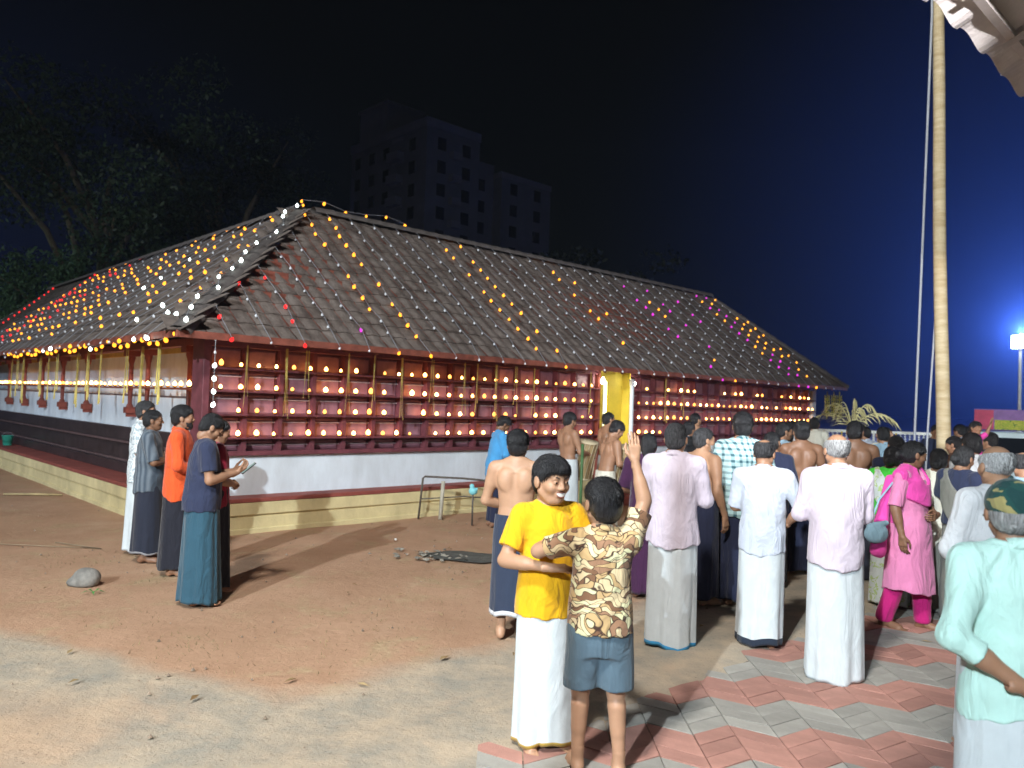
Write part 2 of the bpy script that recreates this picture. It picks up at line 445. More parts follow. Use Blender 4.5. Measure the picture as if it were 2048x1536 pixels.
def blotch_mat(name, cols, scale, distort=1.2, stretch=(1, 1, 1), rot=0.0):
    m = cloth(name, cols[0]); N, L, b = nodes_of(m)
    tc = N.new('ShaderNodeTexCoord'); mp = N.new('ShaderNodeMapping'); mp.inputs['Scale'].default_value = stretch; mp.inputs['Rotation'].default_value = (0, rot, 0); L.new(tc.outputs['Object'], mp.inputs[0])
    n = N.new('ShaderNodeTexNoise'); n.inputs['Scale'].default_value = scale; n.inputs['Detail'].default_value = 2.2; n.inputs['Distortion'].default_value = distort; L.new(mp.outputs[0], n.inputs['Vector'])
    r = N.new('ShaderNodeValToRGB'); r.color_ramp.interpolation = 'CONSTANT'
    el = r.color_ramp.elements
    for i, (p, c) in enumerate(cols[1]):
        e = el[i] if i < 2 else el.new(p)
        e.position = p; e.color = (*c, 1)
    L.new(n.outputs['Fac'], r.inputs[0]); L.new(r.outputs[0], b.inputs['Base Color']); return m

SKIN = {}
def skin(i):
    if i not in SKIN:
        c = {0: (.41, .235, .145), 1: (.33, .18, .11), 2: (.22, .115, .068), 3: (.46, .27, .17), 4: (.11, .055, .035)}[i]
        m = mat('skin_%d' % i, c, .48, .10, 5.0, .06, 90.0, spec=.35)
        b = m.node_tree.nodes['Principled BSDF']; b.inputs['Subsurface Weight'].default_value = .06; b.inputs['Subsurface Radius'].default_value = (.01, .004, .002)
        SKIN[i] = m
    return SKIN[i]
M_HAIR = mat('black_hair', (.012, .012, .014), .40, .4, 1.0, .9, 1.6, spec=.5, stretch=(110, 110, 16))
M_GREY = mat('grey_hair', (.34, .34, .34), .6, .5, 1.0, .9, 1.6, stretch=(110, 110, 16))
M_SALT = mat('salt_pepper_hair', (.045, .045, .048), .55, .8, 1.0, .9, 1.6, stretch=(110, 110, 16))
M_WHITE = mat('white_hair', (.55, .55, .55), .6, .3, 1.0, .9, 1.6, stretch=(110, 110, 16))
M_EYE = mat('eye_white', (.75, .72, .68), .25); M_IRIS = mat('eye_dark', (.012, .008, .006), .15)
M_TEETH = mat('teeth', (.78, .76, .70), .3); M_LIP = mat('lip', (.24, .085, .07), .45)

def strands(part, seed, n):
    """adds short loose strands over a hair volume"""
    v, q = part; g = np.random.RandomState(seed + 500); idx = g.randint(0, len(v), n); p = v[idx]
    c = np.array((0, -.015, .03)); out = p - c; out /= np.linalg.norm(out, axis=1)[:, None] + 1e-9
    flow = np.array((0, -.25, -1.0)) + g.randn(n, 3) * .18; flow -= out * (flow * out).sum(1)[:, None]; flow /= np.linalg.norm(flow, axis=1)[:, None] + 1e-9
    L = g.uniform(.012, .028, n)[:, None]; side = np.cross(out, flow) * .0011
    a = p - side - out * .002; b = p + side - out * .002; d = p + flow * L + out * g.uniform(.0, .0035, n)[:, None]; e = (a + d) / 2 + out * .002
    V = np.concatenate([a, b, d, e]); k = np.arange(n); o = len(v)
    Q = np.stack([o + k, o + n + k, o + 2 * n + k, o + 3 * n + k], 1)
    return np.concatenate([v, V]), np.concatenate([q, Q])
ARM = {  # elbow, wrist, hand direction, palm normal, curl (for the right arm; x mirrored on the left)
 'down':   ((.245, -.035, 1.115), (.262, .035, .872), (.02, .12, -1), (-1, .1, 0), .55),
 'front':  ((.255, .03, 1.12), (.075, .20, 1.05), (-.9, .1, -.1), (0, -1, .1), .6),
 'folded': ((.228, .07, 1.13), (.00, .195, 1.16), (-1, .02, .12), (0, -1, 0), .5),
 'belly':  ((.265, -.01, 1.13), (.10, .17, 1.10), (-.95, .25, 0), (0, -1, 0), .5),
 'behind': ((.275, -.10, 1.135), (.065, -.175, .985), (-1, -.02, -.12), (0, -1, 0), .9),
 'phone':  ((.215, .03, 1.125), (.09, .255, 1.18), (-.25, .75, .35), (-.3, -.3, .9), 1.0),
 'prayer': ((.205, .09, 1.12), (.035, .235, 1.24), (-.1, .2, 1), (-1, 0, 0), .12),
 'drum':   ((.24, .06, 1.13), (.17, .28, 1.10), (-.2, .9, -.2), (-.3, 0, -1), 1.1),
 'hip':    ((.30, -.06, 1.16), (.17, .05, 1.0), (-.6, .6, -.4), (0, -.6, -.6), .5),
}
def rot_to(zdir, ynorm):
    z = Vector(zdir).normalized(); y = Vector(ynorm); y = (y - z * y.dot(z)).normalized(); x = y.cross(z)
    return Matrix((x, y, z)).transposed()
def person(label, pos, h, yaw, skn=1, arms=('down', 'down'), upper=None, lower=None, hair='short', hair_m=None, head=(0, 0), lean=0.0,
           belly=0.0, vox=0.010, seed=0, face=False, group=None, headscale=1.0, beard=None, cat='person', z0=0.0, feet=None, cap=None, extra=None, wide=1.0, tilt=0.0, smile=False):
    k = h / 1.70
    g = np.random.RandomState(seed + 11)
    root = empty('person', (pos[0], pos[1], z0), -R(yaw)); tag(root, label, cat, group)
    def cy(z): return lean * np.maximum(z - .95, 0)
    cyf = lambda z: float(lean * max(z - .95, 0))
    cen = lambda z: (0.0, cy(z))
    # ---- skeleton
    SH = {s: np.array((s * .178 * wide, cyf(1.40) - .008, 1.395)) for s in (-1, 1)}
    A = {}
    for s, a in ((-1, arms[0]), (1, arms[1])):
        if isinstance(a, str):
            e, w, d, n, c = ARM[a]
            e = np.array((s * e[0] * wide, e[1] + cyf(e[2]), e[2])); w = np.array((s * w[0] if a != 'folded' else s * -.02, w[1] + cyf(w[2]) + belly * .5 + (.035 if a == 'folded' and s > 0 else 0), w[2] + (.03 if a == 'folded' and s < 0 else 0)))
            d = (s * d[0], d[1], d[2]); n = (s * n[0], n[1], n[2])
        else:
            e, w, d, n, c = a; e = np.array(e, float); w = np.array(w, float)
        A[s] = (e, w, d, n, c)
    nb = np.array((0, cyf(1.44) - .012, 1.43))
    Hc = np.array((0, cyf(1.55) + .022 + .03 * math.sin(R(-head[1])), 1.585 + .10 * (headscale - 1) - .03 * (1 - math.cos(R(head[1])))))
    HM = Matrix.Translation(Vector(Hc)) @ Matrix.Rotation(-R(head[0]), 4, 'Z') @ Matrix.Rotation(R(head[1]), 4, 'X') @ Matrix.Rotation(R(tilt), 4, 'Y') @ Matrix.Scale(headscale, 4)
    FT = feet or ((-.095, 0.0, -8), (.095, 0.0, 8))
    # ---- body
    pts = [SH[1], SH[-1], A[1][0], A[1][1], A[-1][0], A[-1][1]]
    lo = np.minimum(np.min(pts, 0) - .08, (-.22, -.2, .05)); hi = np.maximum(np.max(pts, 0) + .08, (.22, .22 + belly, 1.53))
    lo[2] = .06
    F = Field(lo, hi, vox)
    prof = [(.76, .150, .105), (.90, .163, .118), (.98, .155, .110), (1.08, .138 + belly * .3, .100 + belly * .6), (1.20, .150, .108 + belly * .3), (1.30, .166, .112), (1.38, .160, .096), (1.44, .110, .072), (1.47, .07, .06)]
    slim = .86 if upper else 1.0
    prof = [(z, rx * (1 if z < 1 else wide) * slim, ry * slim) for z, rx, ry in prof]
    F.add(loftf(prof, lambda z: (0.0, cy(z) + belly * .35 * np.exp(-((z - 1.08) / .12)**2))), (-.2, -.25 + min(0, lean), .75), (.2, .3 + max(0, lean) * .6, 1.48), .0)
    F.rc(nb, Hc + np.array((0, -.02, -.05)), .056, .050, .03)
    for s in (-1, 1):
        F.rc((s * .03, nb[1], 1.455), SH[s] + np.array((0, 0, .012)), .045, .042, .04)
        F.rc(SH[s], A[s][0], .054, .040, .04); F.rc(SH[s] * .9 + A[s][0] * .1, SH[s] * .55 + A[s][0] * .45, .052, .044, .03)
        F.rc(A[s][0], A[s][1], .041, .0265, .02); F.rc(A[s][0] * .85 + A[s][1] * .15, A[s][0] * .55 + A[s][1] * .45, .040, .034, .03)
        if not upper: F.ell((s * .08, cyf(1.3) - .085, 1.31), (.065, .035, .085), .04)
        if not upper: F.ell((s * .075, cyf(1.28) + .085, 1.28), (.07, .035, .055), .04)
        fx, fy, fa = FT[0] if s < 0 else FT[1]
        an = np.array((fx, fy - .015, .10)); hp = np.array((s * .088, .0, .88)); kn = (an + hp) / 2 + np.array((0, .035, 0.0)); kn[2] = .49
        F.rc(hp, kn, .080, .054, .03); F.rc(kn, an, .053, .036, .02); F.rc(kn * .8 + an * .2 + np.array((0, -.02, 0)), kn * .45 + an * .55 + np.array((0, -.012, 0)), .048, .036, .03)
    F.cut(lambda x, y, z: np.sqrt(x**2 + (y - cy(z) + .135)**2) - .028 + 0 * z, (-.06, -.2, 1.0), (.06, 0, 1.36), .03)
    parts = [F.mesh()]
    parts.append(xf(head_piece(), HM))
    for s in (-1, 1):
        e, w, d, n, c = A[s]
        M3 = rot_to(d, n); x = np.array(M3)
        # thumb side: right hand piece has thumb on -x; the left hand is mirrored
        T = np.eye(4); T[:3, :3] = x @ np.diag((1 if s > 0 else -1, 1, 1)); T[:3, 3] = w
        parts.append(xf(hand_piece(c), T))
        fx, fy, fa = FT[0] if s < 0 else FT[1]
        fM = Matrix.Translation((fx, fy, 0)) @ Matrix.Rotation(-R(fa), 4, 'Z') @ Matrix.Diagonal((s, 1, 1, 1))
        parts.append(xf(foot_piece(), fM))
    v, q = combine(parts)
    bo = mobj('body', mesh_np('body', v * k, q, skin(skn), True), root)
    # ---- hair
    def add(name, part, m, M=None, par=root):
        v, q = part if M is None else xf(part, M)
        return mobj(name, mesh_np(name, v * k, q, m, True), par)
    if hair:
        add('hair', strands(hair_piece(hair), seed, 2600 if vox < .0095 else 900), hair_m or M_HAIR, HM)
    if cap:
        add('cap', cap_piece(), cap, HM)
    if beard:
        FB = Field((-.1, -.02, -.14), (.1, .12, .0), .006)
        FB.ell((0, .026, -.045), (.063, .068, .077), 0); FB.ell((0, .062, -.088), (.032, .03, .028), .02)
        FB.cut(lambda x, y, z: -(z + .028 + .45 * np.maximum(y - .03, 0)) + 0 * x + .35 * np.abs(x), None, None, .006)
        FB.cut(lambda x, y, z: y - .0 + 0 * x + 0 * z, None, None, .006)
        FB.rc((-.022, .089, -.036), (.022, .089, -.036), .007, .007, .004)
        wv = waves(4, 8, (120, 240), 1.0); FB.disp(lambda x, y, z: .002 * wv(x, y, z))
        FB.cut(ellf((0, .1, -.052), (.022, .03, .008)), None, None, .004)
        add('beard', FB.mesh(), beard, HM)
    if face:
        mb = MB(); mi = MB(); br = MB()
        for s in (-1, 1):
            c = Vector((s * .031, .0785, .0075))
            prof = [(.0001, -.0115), (.008, -.008), (.0112, 0), (.008, .008), (.0001, .0115)]
            b0 = len(mb.v); mb.lathe([(r, z) for r, z in prof], 10, tuple(c))
            mi.tube([c + Vector((0, .0105, -.0005)), c + Vector((0, .0135, -.0005))], [.0058, .0045], 10)
            br.tube([Vector((s * .014, .091, .027)), Vector((s * .030, .090, .034)), Vector((s * .048, .076, .029))], [.0026, .0032, .0018], 6)
        for nm, B, m in (('eye', mb, M_EYE), ('iris', mi, M_IRIS), ('eyebrow', br, M_HAIR)):
            vv = np.array([tuple(HM @ Vector(p)) for p in B.v]) * k
            mobj(nm, mesh_np(nm, vv, B.f, m, True), root)
    if smile:
        mb = MB(); ml = MB(); n = 9; up = []; dn = []; lu = []; ld = []
        for i in range(n):
            t = -1 + 2 * i / (n - 1); x = .026 * t; y = .0972 - .0065 * t * t; zc = -.051 + .007 * t * t; hh = .0072 * (1 - t**4) + .001
            up.append((x, y, zc + hh)); dn.append((x, y, zc - hh)); lu.append((x, y - .002, zc + hh + .002)); ld.append((x, y - .002, zc - hh - .003))
        mb.v = up + dn; mb.f = [(i, i + 1, n + i + 1, n + i) for i in range(n - 1)]
        ml.tube(lu, [.001] + [.0026] * (n - 2) + [.001], 6); ml.tube(ld, [.001] + [.0036] * (n - 2) + [.001], 6)
        for nm, B, m in (('teeth', mb, M_TEETH), ('lips', ml, M_LIP)):
            vv = np.array([tuple(HM @ Vector(p)) for p in B.v]) * k
            mobj(nm, mesh_np(nm, vv, B.f, m, True), root)
    # ---- lower garment
    if lower:
        kind = lower[0]; m = lower[1]; P = lower[2] if len(lower) > 2 else {}
        if kind == 'mundu':
            zt = P.get('top', 1.02); zb = P.get('bottom', .045); fl = P.get('flare', 1.0); nr, na = (44, 72) if vox < .012 else (26, 40)
            ph = g.uniform(0, 6.28, 8); V = []; 
            open_a = P.get('open', g.uniform(.6, 2.2)) ; amp = P.get('folds', 1.0)
            for i in range(nr):
                f = i / (nr - 1); z = zt + (zb - zt) * f; dwn = min(1, (1.02 - z) / .97)
                rx = .172 + .012 * math.sin(min(dwn * 4, 1) * 1.57) + (.020 * fl - .012) * dwn; ry = .128 + .012 * math.sin(min(dwn * 4, 1) * 1.57) + (.038 * fl - .005) * dwn
                for j in range(na):
                    t = 2 * math.pi * j / na
                    fold = (.016 * math.sin(2 * t + ph[0]) + .014 * math.sin(3 * t + ph[1] + .6 * dwn) + .013 * math.sin(5 * t + ph[2] - .8 * dwn) + .012 * math.sin(8 * t + ph[3] + .5 * dwn) * dwn + .009 * math.sin(13 * t + ph[4] + 1.2 * dwn) * dwn) * amp * (0.5 + 2.4 * dwn)
                    da = (t - open_a) % (2 * math.pi)
                    lap = .020 * math.exp(-da / .5) * (.35 + .65 * dwn)
                    kk = 1 + fold + lap / rx
                    hem = (.012 * math.sin(t * 2 + ph[5]) + .008 * math.sin(5 * t + ph[6])) * f
                    fy = (FT[0][1] + FT[1][1]) * .5 * dwn
                    spread = (abs(FT[0][1] - FT[1][1])) * .5 * dwn
                    V.append((rx * kk * math.cos(t), (ry + spread * .8) * kk * math.sin(t) + .008 + fy + belly * .3 * math.exp(-((z - 1.02) / .1)**2), z + hem))
            for j in range(na): V.append(tuple(np.array(V[(nr - 1) * na + j]) * (.86, .86, 1) + (0, 0, .012)))
            V = np.array(V)
            Q = np.array([(i*na + j, (i+1)*na + j, (i+1)*na + (j+1) % na, i*na + (j+1) % na) for i in range(nr) for j in range(na)])
            me = mesh_np('mundu', V * k, Q, m, True)
            uv = me.uv_layers.new(name='UVMap'); vi = np.empty(len(me.loops), np.int32); me.loops.foreach_get('vertex_index', vi)
            row = np.minimum(vi // na, nr - 1); hgt = (1 - row / (nr - 1)) * (zt - zb)
            uv.data.foreach_set('uv', np.stack([(vi % na) / na, hgt], 1).astype(np.float32).ravel())
            mobj(P.get('name', 'mundu'), me, root)
        else:
            zb = P.get('bottom', .07); r0 = P.get('r', .095); r1 = P.get('r1', .075)
            FL = Field((-.3, -.35, zb - .02), (.3, .35, 1.06), max(vox, .008))
            FL.add(loftf([(.73, .15, .125), (.80, .17, .135), (.92, .178, .135), (1.03, .170, .125)], lambda z: (0.0, .004 + 0 * z)), (-.2, -.2, .73), (.2, .2, 1.04), 0)
            for s in (-1, 1):
                fx, fy, fa = FT[0] if s < 0 else FT[1]
                an = np.array((fx, fy - .015, .10)); hp = np.array((s * .088, .0, .86)); kn = (an + hp) / 2 + np.array((0, .03, 0)); kn[2] = .49
                if zb > .4:
                    t = (hp[2] - zb) / (hp[2] - kn[2]); FL.rc(hp, kn, r0 + .005, r1 + .02, .03, end=t)
                else:
                    FL.rc(hp, kn, r0, r1 + .004, .03); FL.rc(kn, an, r1, r1 * .88, .03, end=(kn[2] - zb) / (kn[2] - an[2]))
            FL.cut(lambda x, y, z: z - zb + 0 * x + 0 * y)
            wv = waves(seed + 1, 7, (14, 40), .8); FL.disp(lambda x, y, z: .005 * wv(x, y, z))
            add(P.get('name', 'trousers'), FL.mesh(), m)
    # ---- upper garment
    if upper:
        m, P = upper; sl = P.get('sleeve', 'short'); hem = P.get('hem', .80); fit = P.get('fit', 1.0); fl = P.get('flare', 0.0)
        top = .012
        prof = [(min(hem, .86) - .06, .192 * fit + fl * 1.0, .150 * fit + fl + belly * .3), (.95, .186 * fit + fl * .35, .146 * fit + fl * .35 + belly * .7), (1.08, (.172 + belly * .3) * fit, (.134 + belly * .75) * fit), (1.22, .180 * fit * wide, (.134 + belly * .35) * fit), (1.33, .186 * fit * wide, .128 * fit), (1.39, .170 * fit * wide, .108 * fit), (1.44, .118, .085), (1.475, .075, .070)]
        plo = (-.45, -.4, hem - .05)
        lo = np.minimum(np.min(pts, 0) - .1, (-.26 - fl, -.24 - fl, hem - .04)); hi = np.maximum(np.max(pts, 0) + .1, (.26 + fl, .30 + belly + fl, 1.52))
        lo[2] = min(lo[2], hem - .04)
        FS = Field(lo, hi, vox)
        FS.add(loftf(prof, lambda z: (0.0, cy(z) + belly * .35 * np.exp(-((z - 1.05) / .14)**2))), lo, hi, 0)
        for s in (-1, 1):
            e, w, d, n, c = A[s]
            FS.rc((s * .03, nb[1], 1.445), SH[s] + np.array((0, 0, .006)), .052, .056, .04)
            if sl == 'short': FS.rc(SH[s], e, .074, .070, .035, end=.72)
            elif sl == 'half': FS.rc(SH[s], e, .067, .060, .035, end=.96)
            elif sl == 'cap': FS.rc(SH[s], e, .064, .060, .03, end=.45)
            elif sl in ('long', 'rolled'):
                FS.rc(SH[s], e, .066, .054, .035); fr = .94 if sl == 'long' else .38
                FS.rc(e, w, .054, .044 if sl == 'long' else .056, .025, end=fr)
                if sl == 'rolled':
                    c0 = e + (w - e) * .20; c1 = e + (w - e) * .36; FS.rc(c0, c1, .056, .056, .006, end=1.05)
        wv = waves(seed + 2, 9, (16, 46), .25); w2 = waves(seed + 3, 5, (10, 22), 1.3, True); am = P.get('wrinkle', 1.0)
        FS.disp(lambda x, y, z: am * (.0085 * wv(x, y, z) * np.clip((1.38 - z) / .3, .15, 1.2) - .0075 * w2(x, y, z)) - .004)
        hv = P.get('tail', .02)
        FS.cut(lambda x, y, z: z - hem - hv * np.cos(np.arctan2(y, x) * 2) - .006 * np.sin(9 * np.arctan2(y, x)))
        FS.cut(ellf((0, nb[1] + .018, 1.495), (.072, .078, .062)), None, None, .006)
        if P.get('vneck'): FS.cut(ellf((0, nb[1] + .11, 1.43), (.045, .07, .07)), None, None, .006)
        so = add(P.get('name', 'shirt'), FS.mesh(), m)
        if P.get('collar'):
            a = 26; cv = []
            for rx, ry, dz in ((.0575, .061, -.034), (.058, .0615, .0), (.063, .067, .004), (.083, .088, -.034), (.079, .084, -.036)):
                for i in range(a):
                    t = 2 * math.pi * i / a; gap = .02 * max(0, math.sin(t))**12
                    cv.append((rx * math.cos(t), nb[1] + .008 + ry * math.sin(t) + (cyf(1.5) - cyf(1.44)), 1.484 - .020 * math.sin(t) + dz - gap))
            cq = np.array([(r * a + i, r * a + (i + 1) % a, (r + 1) * a + (i + 1) % a, (r + 1) * a + i) for r in range(4) for i in range(a)])[:, ::-1]
            add('collar', (np.array(cv), cq), m, None, so)
    info = dict(root=root, k=k, cy=cyf, A=A, HM=HM, nb=nb, SH=SH)
    if extra: extra(info, add)
    return info

def leaf_print_mat(name):
    """overlapping leaf shapes in creams and browns with dark outlines"""
    m = cloth(name, (.4, .28, .14)); N, L, b = nodes_of(m)
    tc = N.new('ShaderNodeTexCoord'); nz = N.new('ShaderNodeTexNoise'); nz.inputs['Scale'].default_value = 9; nz.inputs['Detail'].default_value = 1; L.new(tc.outputs['Object'], nz.inputs['Vector'])
    ad = N.new('ShaderNodeMixRGB'); ad.blend_type = 'LINEAR_LIGHT'; ad.inputs[0].default_value = .09; L.new(tc.outputs['Object'], ad.inputs[1]); L.new(nz.outputs['Color'], ad.inputs[2])
    mp = N.new('ShaderNodeMapping'); mp.inputs['Rotation'].default_value = (.3, .9, .2); mp.inputs['Scale'].default_value = (1, .7, 2.3); L.new(ad.outputs[0], mp.inputs[0])
    v = N.new('ShaderNodeTexVoronoi'); v.inputs['Scale'].default_value = 16.0; v.inputs['Randomness'].default_value = 1; L.new(mp.outputs[0], v.inputs['Vector'])
    e = N.new('ShaderNodeTexVoronoi'); e.feature = 'DISTANCE_TO_EDGE'; e.inputs['Scale'].default_value = 16.0; L.new(mp.outputs[0], e.inputs['Vector'])
    sp = N.new('ShaderNodeSeparateXYZ'); L.new(v.outputs['Color'], sp.inputs[0])
    r = N.new('ShaderNodeValToRGB'); r.color_ramp.interpolation = 'CONSTANT'; el = r.color_ramp.elements
    for i, (p, c) in enumerate(((0, (.19, .10, .055)), (.18, (.48, .33, .16)), (.42, (.62, .50, .30)), (.70, (.30, .17, .10)), (.82, (.62, .60, .36)))):
        q = el[i] if i < 2 else el.new(p)
        q.position = p; q.color = (*c, 1)
    L.new(sp.outputs[0], r.inputs[0])
    er = N.new('ShaderNodeMapRange'); er.inputs[1].default_value = .02; er.inputs[2].default_value = .07; L.new(e.outputs['Distance'], er.inputs[0])
    mx = N.new('ShaderNodeMix'); mx.data_type = 'RGBA'; L.new(er.outputs[0], mx.inputs[0]); mx.inputs[6].default_value = (.055, .03, .022, 1); L.new(r.outputs[0], mx.inputs[7]); L.new(mx.outputs[2], b.inputs['Base Color'])
    return m

# ------------------------------------------------------------------ ground
def ground_mat():
    m = mat('soil', (.17, .085, .045), .95, 0, spec=.15); N, L, b = nodes_of(m)
    geo = N.new('ShaderNodeNewGeometry'); pos = geo.outputs['Position']
    def noise(scale, detail=6, rough=.65, dist=0):
        n = N.new('ShaderNodeTexNoise'); n.inputs['Scale'].default_value = scale; n.inputs['Detail'].default_value = detail; n.inputs['Roughness'].default_value = rough; n.inputs['Distortion'].default_value = dist
        L.new(pos, n.inputs['Vector']); return n.outputs['Fac']
    def ramp(src, a, c1, b_, c2):
        r = N.new('ShaderNodeValToRGB'); r.color_ramp.elements[0].position = a; r.color_ramp.elements[1].position = b_
        r.color_ramp.elements[0].color = (*c1, 1); r.color_ramp.elements[1].color = (*c2, 1); L.new(src, r.inputs[0]); return r.outputs[0]
    def mix(f, a, c):
        x = N.new('ShaderNodeMix'); x.data_type = 'RGBA'; L.new(f, x.inputs[0]); L.new(a, x.inputs[6])
        if hasattr(c, 'default_value') or hasattr(c, 'node'): L.new(c, x.inputs[7])
        else: x.inputs[7].default_value = (*c, 1)
        return x.outputs[2]
    def math_(op, a, bb):
        n = N.new('ShaderNodeMath'); n.operation = op
        for i, s in enumerate((a, bb)):
            if isinstance(s, (int, float)): n.inputs[i].default_value = s
            else: L.new(s, n.inputs[i])
        return n.outputs[0]
    soil = ramp(noise(.9, 8, .7), .3, (.38, .225, .140), .7, (.50, .315, .205))
    grass = ramp(noise(14, 5), .4, (.37, .27, .15), .65, (.50, .39, .24))
    gm = ramp(noise(1.7, 7, .75, .6), .52, (0, 0, 0), .66, (.75, .75, .75))
    c = mix(gm, soil, grass)
    # worn grey-buff path: a band that comes from the left foreground and turns along the paving (parallel to the temple)
    sp = N.new('ShaderNodeSeparateXYZ'); L.new(pos, sp.inputs[0]); X, Y = sp.outputs[0], sp.outputs[1]
    ng = math_('MULTIPLY', math_('SUBTRACT', noise(1.1, 6, .6), .5), .9)
    t = math_('ADD', math_('SUBTRACT', math_('MULTIPLY', Y, .7254), math_('MULTIPLY', X, .6883)), ng)   # distance across the path
    y2 = math_('ADD', math_('SUBTRACT', Y, math_('MULTIPLY', X, -.51)), ng)
    e1 = N.new('ShaderNodeMapRange'); e1.inputs[1].default_value = 4.50; e1.inputs[2].default_value = 4.18; L.new(t, e1.inputs[0])
    e2 = N.new('ShaderNodeMapRange'); e2.inputs[1].default_value = 4.15; e2.inputs[2].default_value = 3.85; L.new(y2, e2.inputs[0])
    gx = N.new('ShaderNodeMapRange'); gx.inputs[1].default_value = -1.6; gx.inputs[2].default_value = .2; L.new(math_('ADD', X, math_('MULTIPLY', ng, 1.5)), gx.inputs[0])
    band = math_('MAXIMUM', e1.outputs[0], e2.outputs[0])
    pathc = ramp(noise(2.3, 9, .7), .38, (.30, .275, .225), .62, (.46, .37, .27))
    c = mix(band, c, pathc)
    dust = ramp(noise(.8, 8, .7, .4), .55, (0, 0, 0), .7, (.6, .6, .6))
    c = mix(dust, c, (.54, .38, .26))
    left = N.new('ShaderNodeMapRange'); left.inputs[1].default_value = -1.75; left.inputs[2].default_value = -2.5; L.new(math_('ADD', X, ng), left.inputs[0])
    pm = N.new('ShaderNodeMapRange'); pm.inputs[1].default_value = 4.9; pm.inputs[2].default_value = 4.3; L.new(math_('ADD', Y, ng), pm.inputs[0])
    c = mix(math_('MULTIPLY', math_('MULTIPLY', left.outputs[0], pm.outputs[0]), .45), c, (.44, .27, .16))
    speck = ramp(noise(70, 3), .69, (0, 0, 0), .72, (.8, .8, .8)); c = mix(speck, c, (.42, .36, .27))
    speck2 = ramp(noise(45, 3), .30, (.6, .6, .6), .36, (0, 0, 0)); c = mix(speck2, c, (.07, .045, .03))
    L.new(c, b.inputs['Base Color'])
    bp = N.new('ShaderNodeBump'); bp.inputs['Strength'].default_value = .55; bp.inputs['Distance'].default_value = .03
    L.new(math_('ADD', noise(12, 8, .7), math_('MULTIPLY', noise(60, 4), .4)), bp.inputs['Height']); L.new(bp.outputs[0], b.inputs['Normal'])
    return m
def build_ground():
    # fine sheet near the viewer with gentle unevenness, coarse skirt to the horizon
    xs = np.concatenate([[-900, -200, -60], np.linspace(-14, 14, 187), [60, 200, 900]]); ys = np.concatenate([[-900, -100, -20], np.linspace(1, 25, 161), [60, 200, 900]])
    w = waves(21, 10, (.8, 3.5), 0); w5 = waves(33, 8, (2, 9), 0)
    V = []; 
    for y in ys:
        for x in xs:
            near = 1 if (-13.9 < x < 13.9 and 1.1 < y < 24.9) else 0
            wv = float(w(x, y, 0)); ed = y * .7254 - x * .6883 + .22 * float(w5(x, y, 0))
            V.append((x, y, -.012 + ((.012 * wv + .045 * max(0.0, 1 - abs((ed - 3.2) / .55)) ** .7) if near else 0)))
    n = len(xs); Fq = np.array([(j*n+i, j*n+i+1, (j+1)*n+i+1, (j+1)*n+i) for j in range(len(ys)-1) for i in range(n-1)])
    o = mobj('ground', mesh_np('ground', np.array(V), Fq, ground_mat(), True)); tag(o, kind='structure')
build_ground()

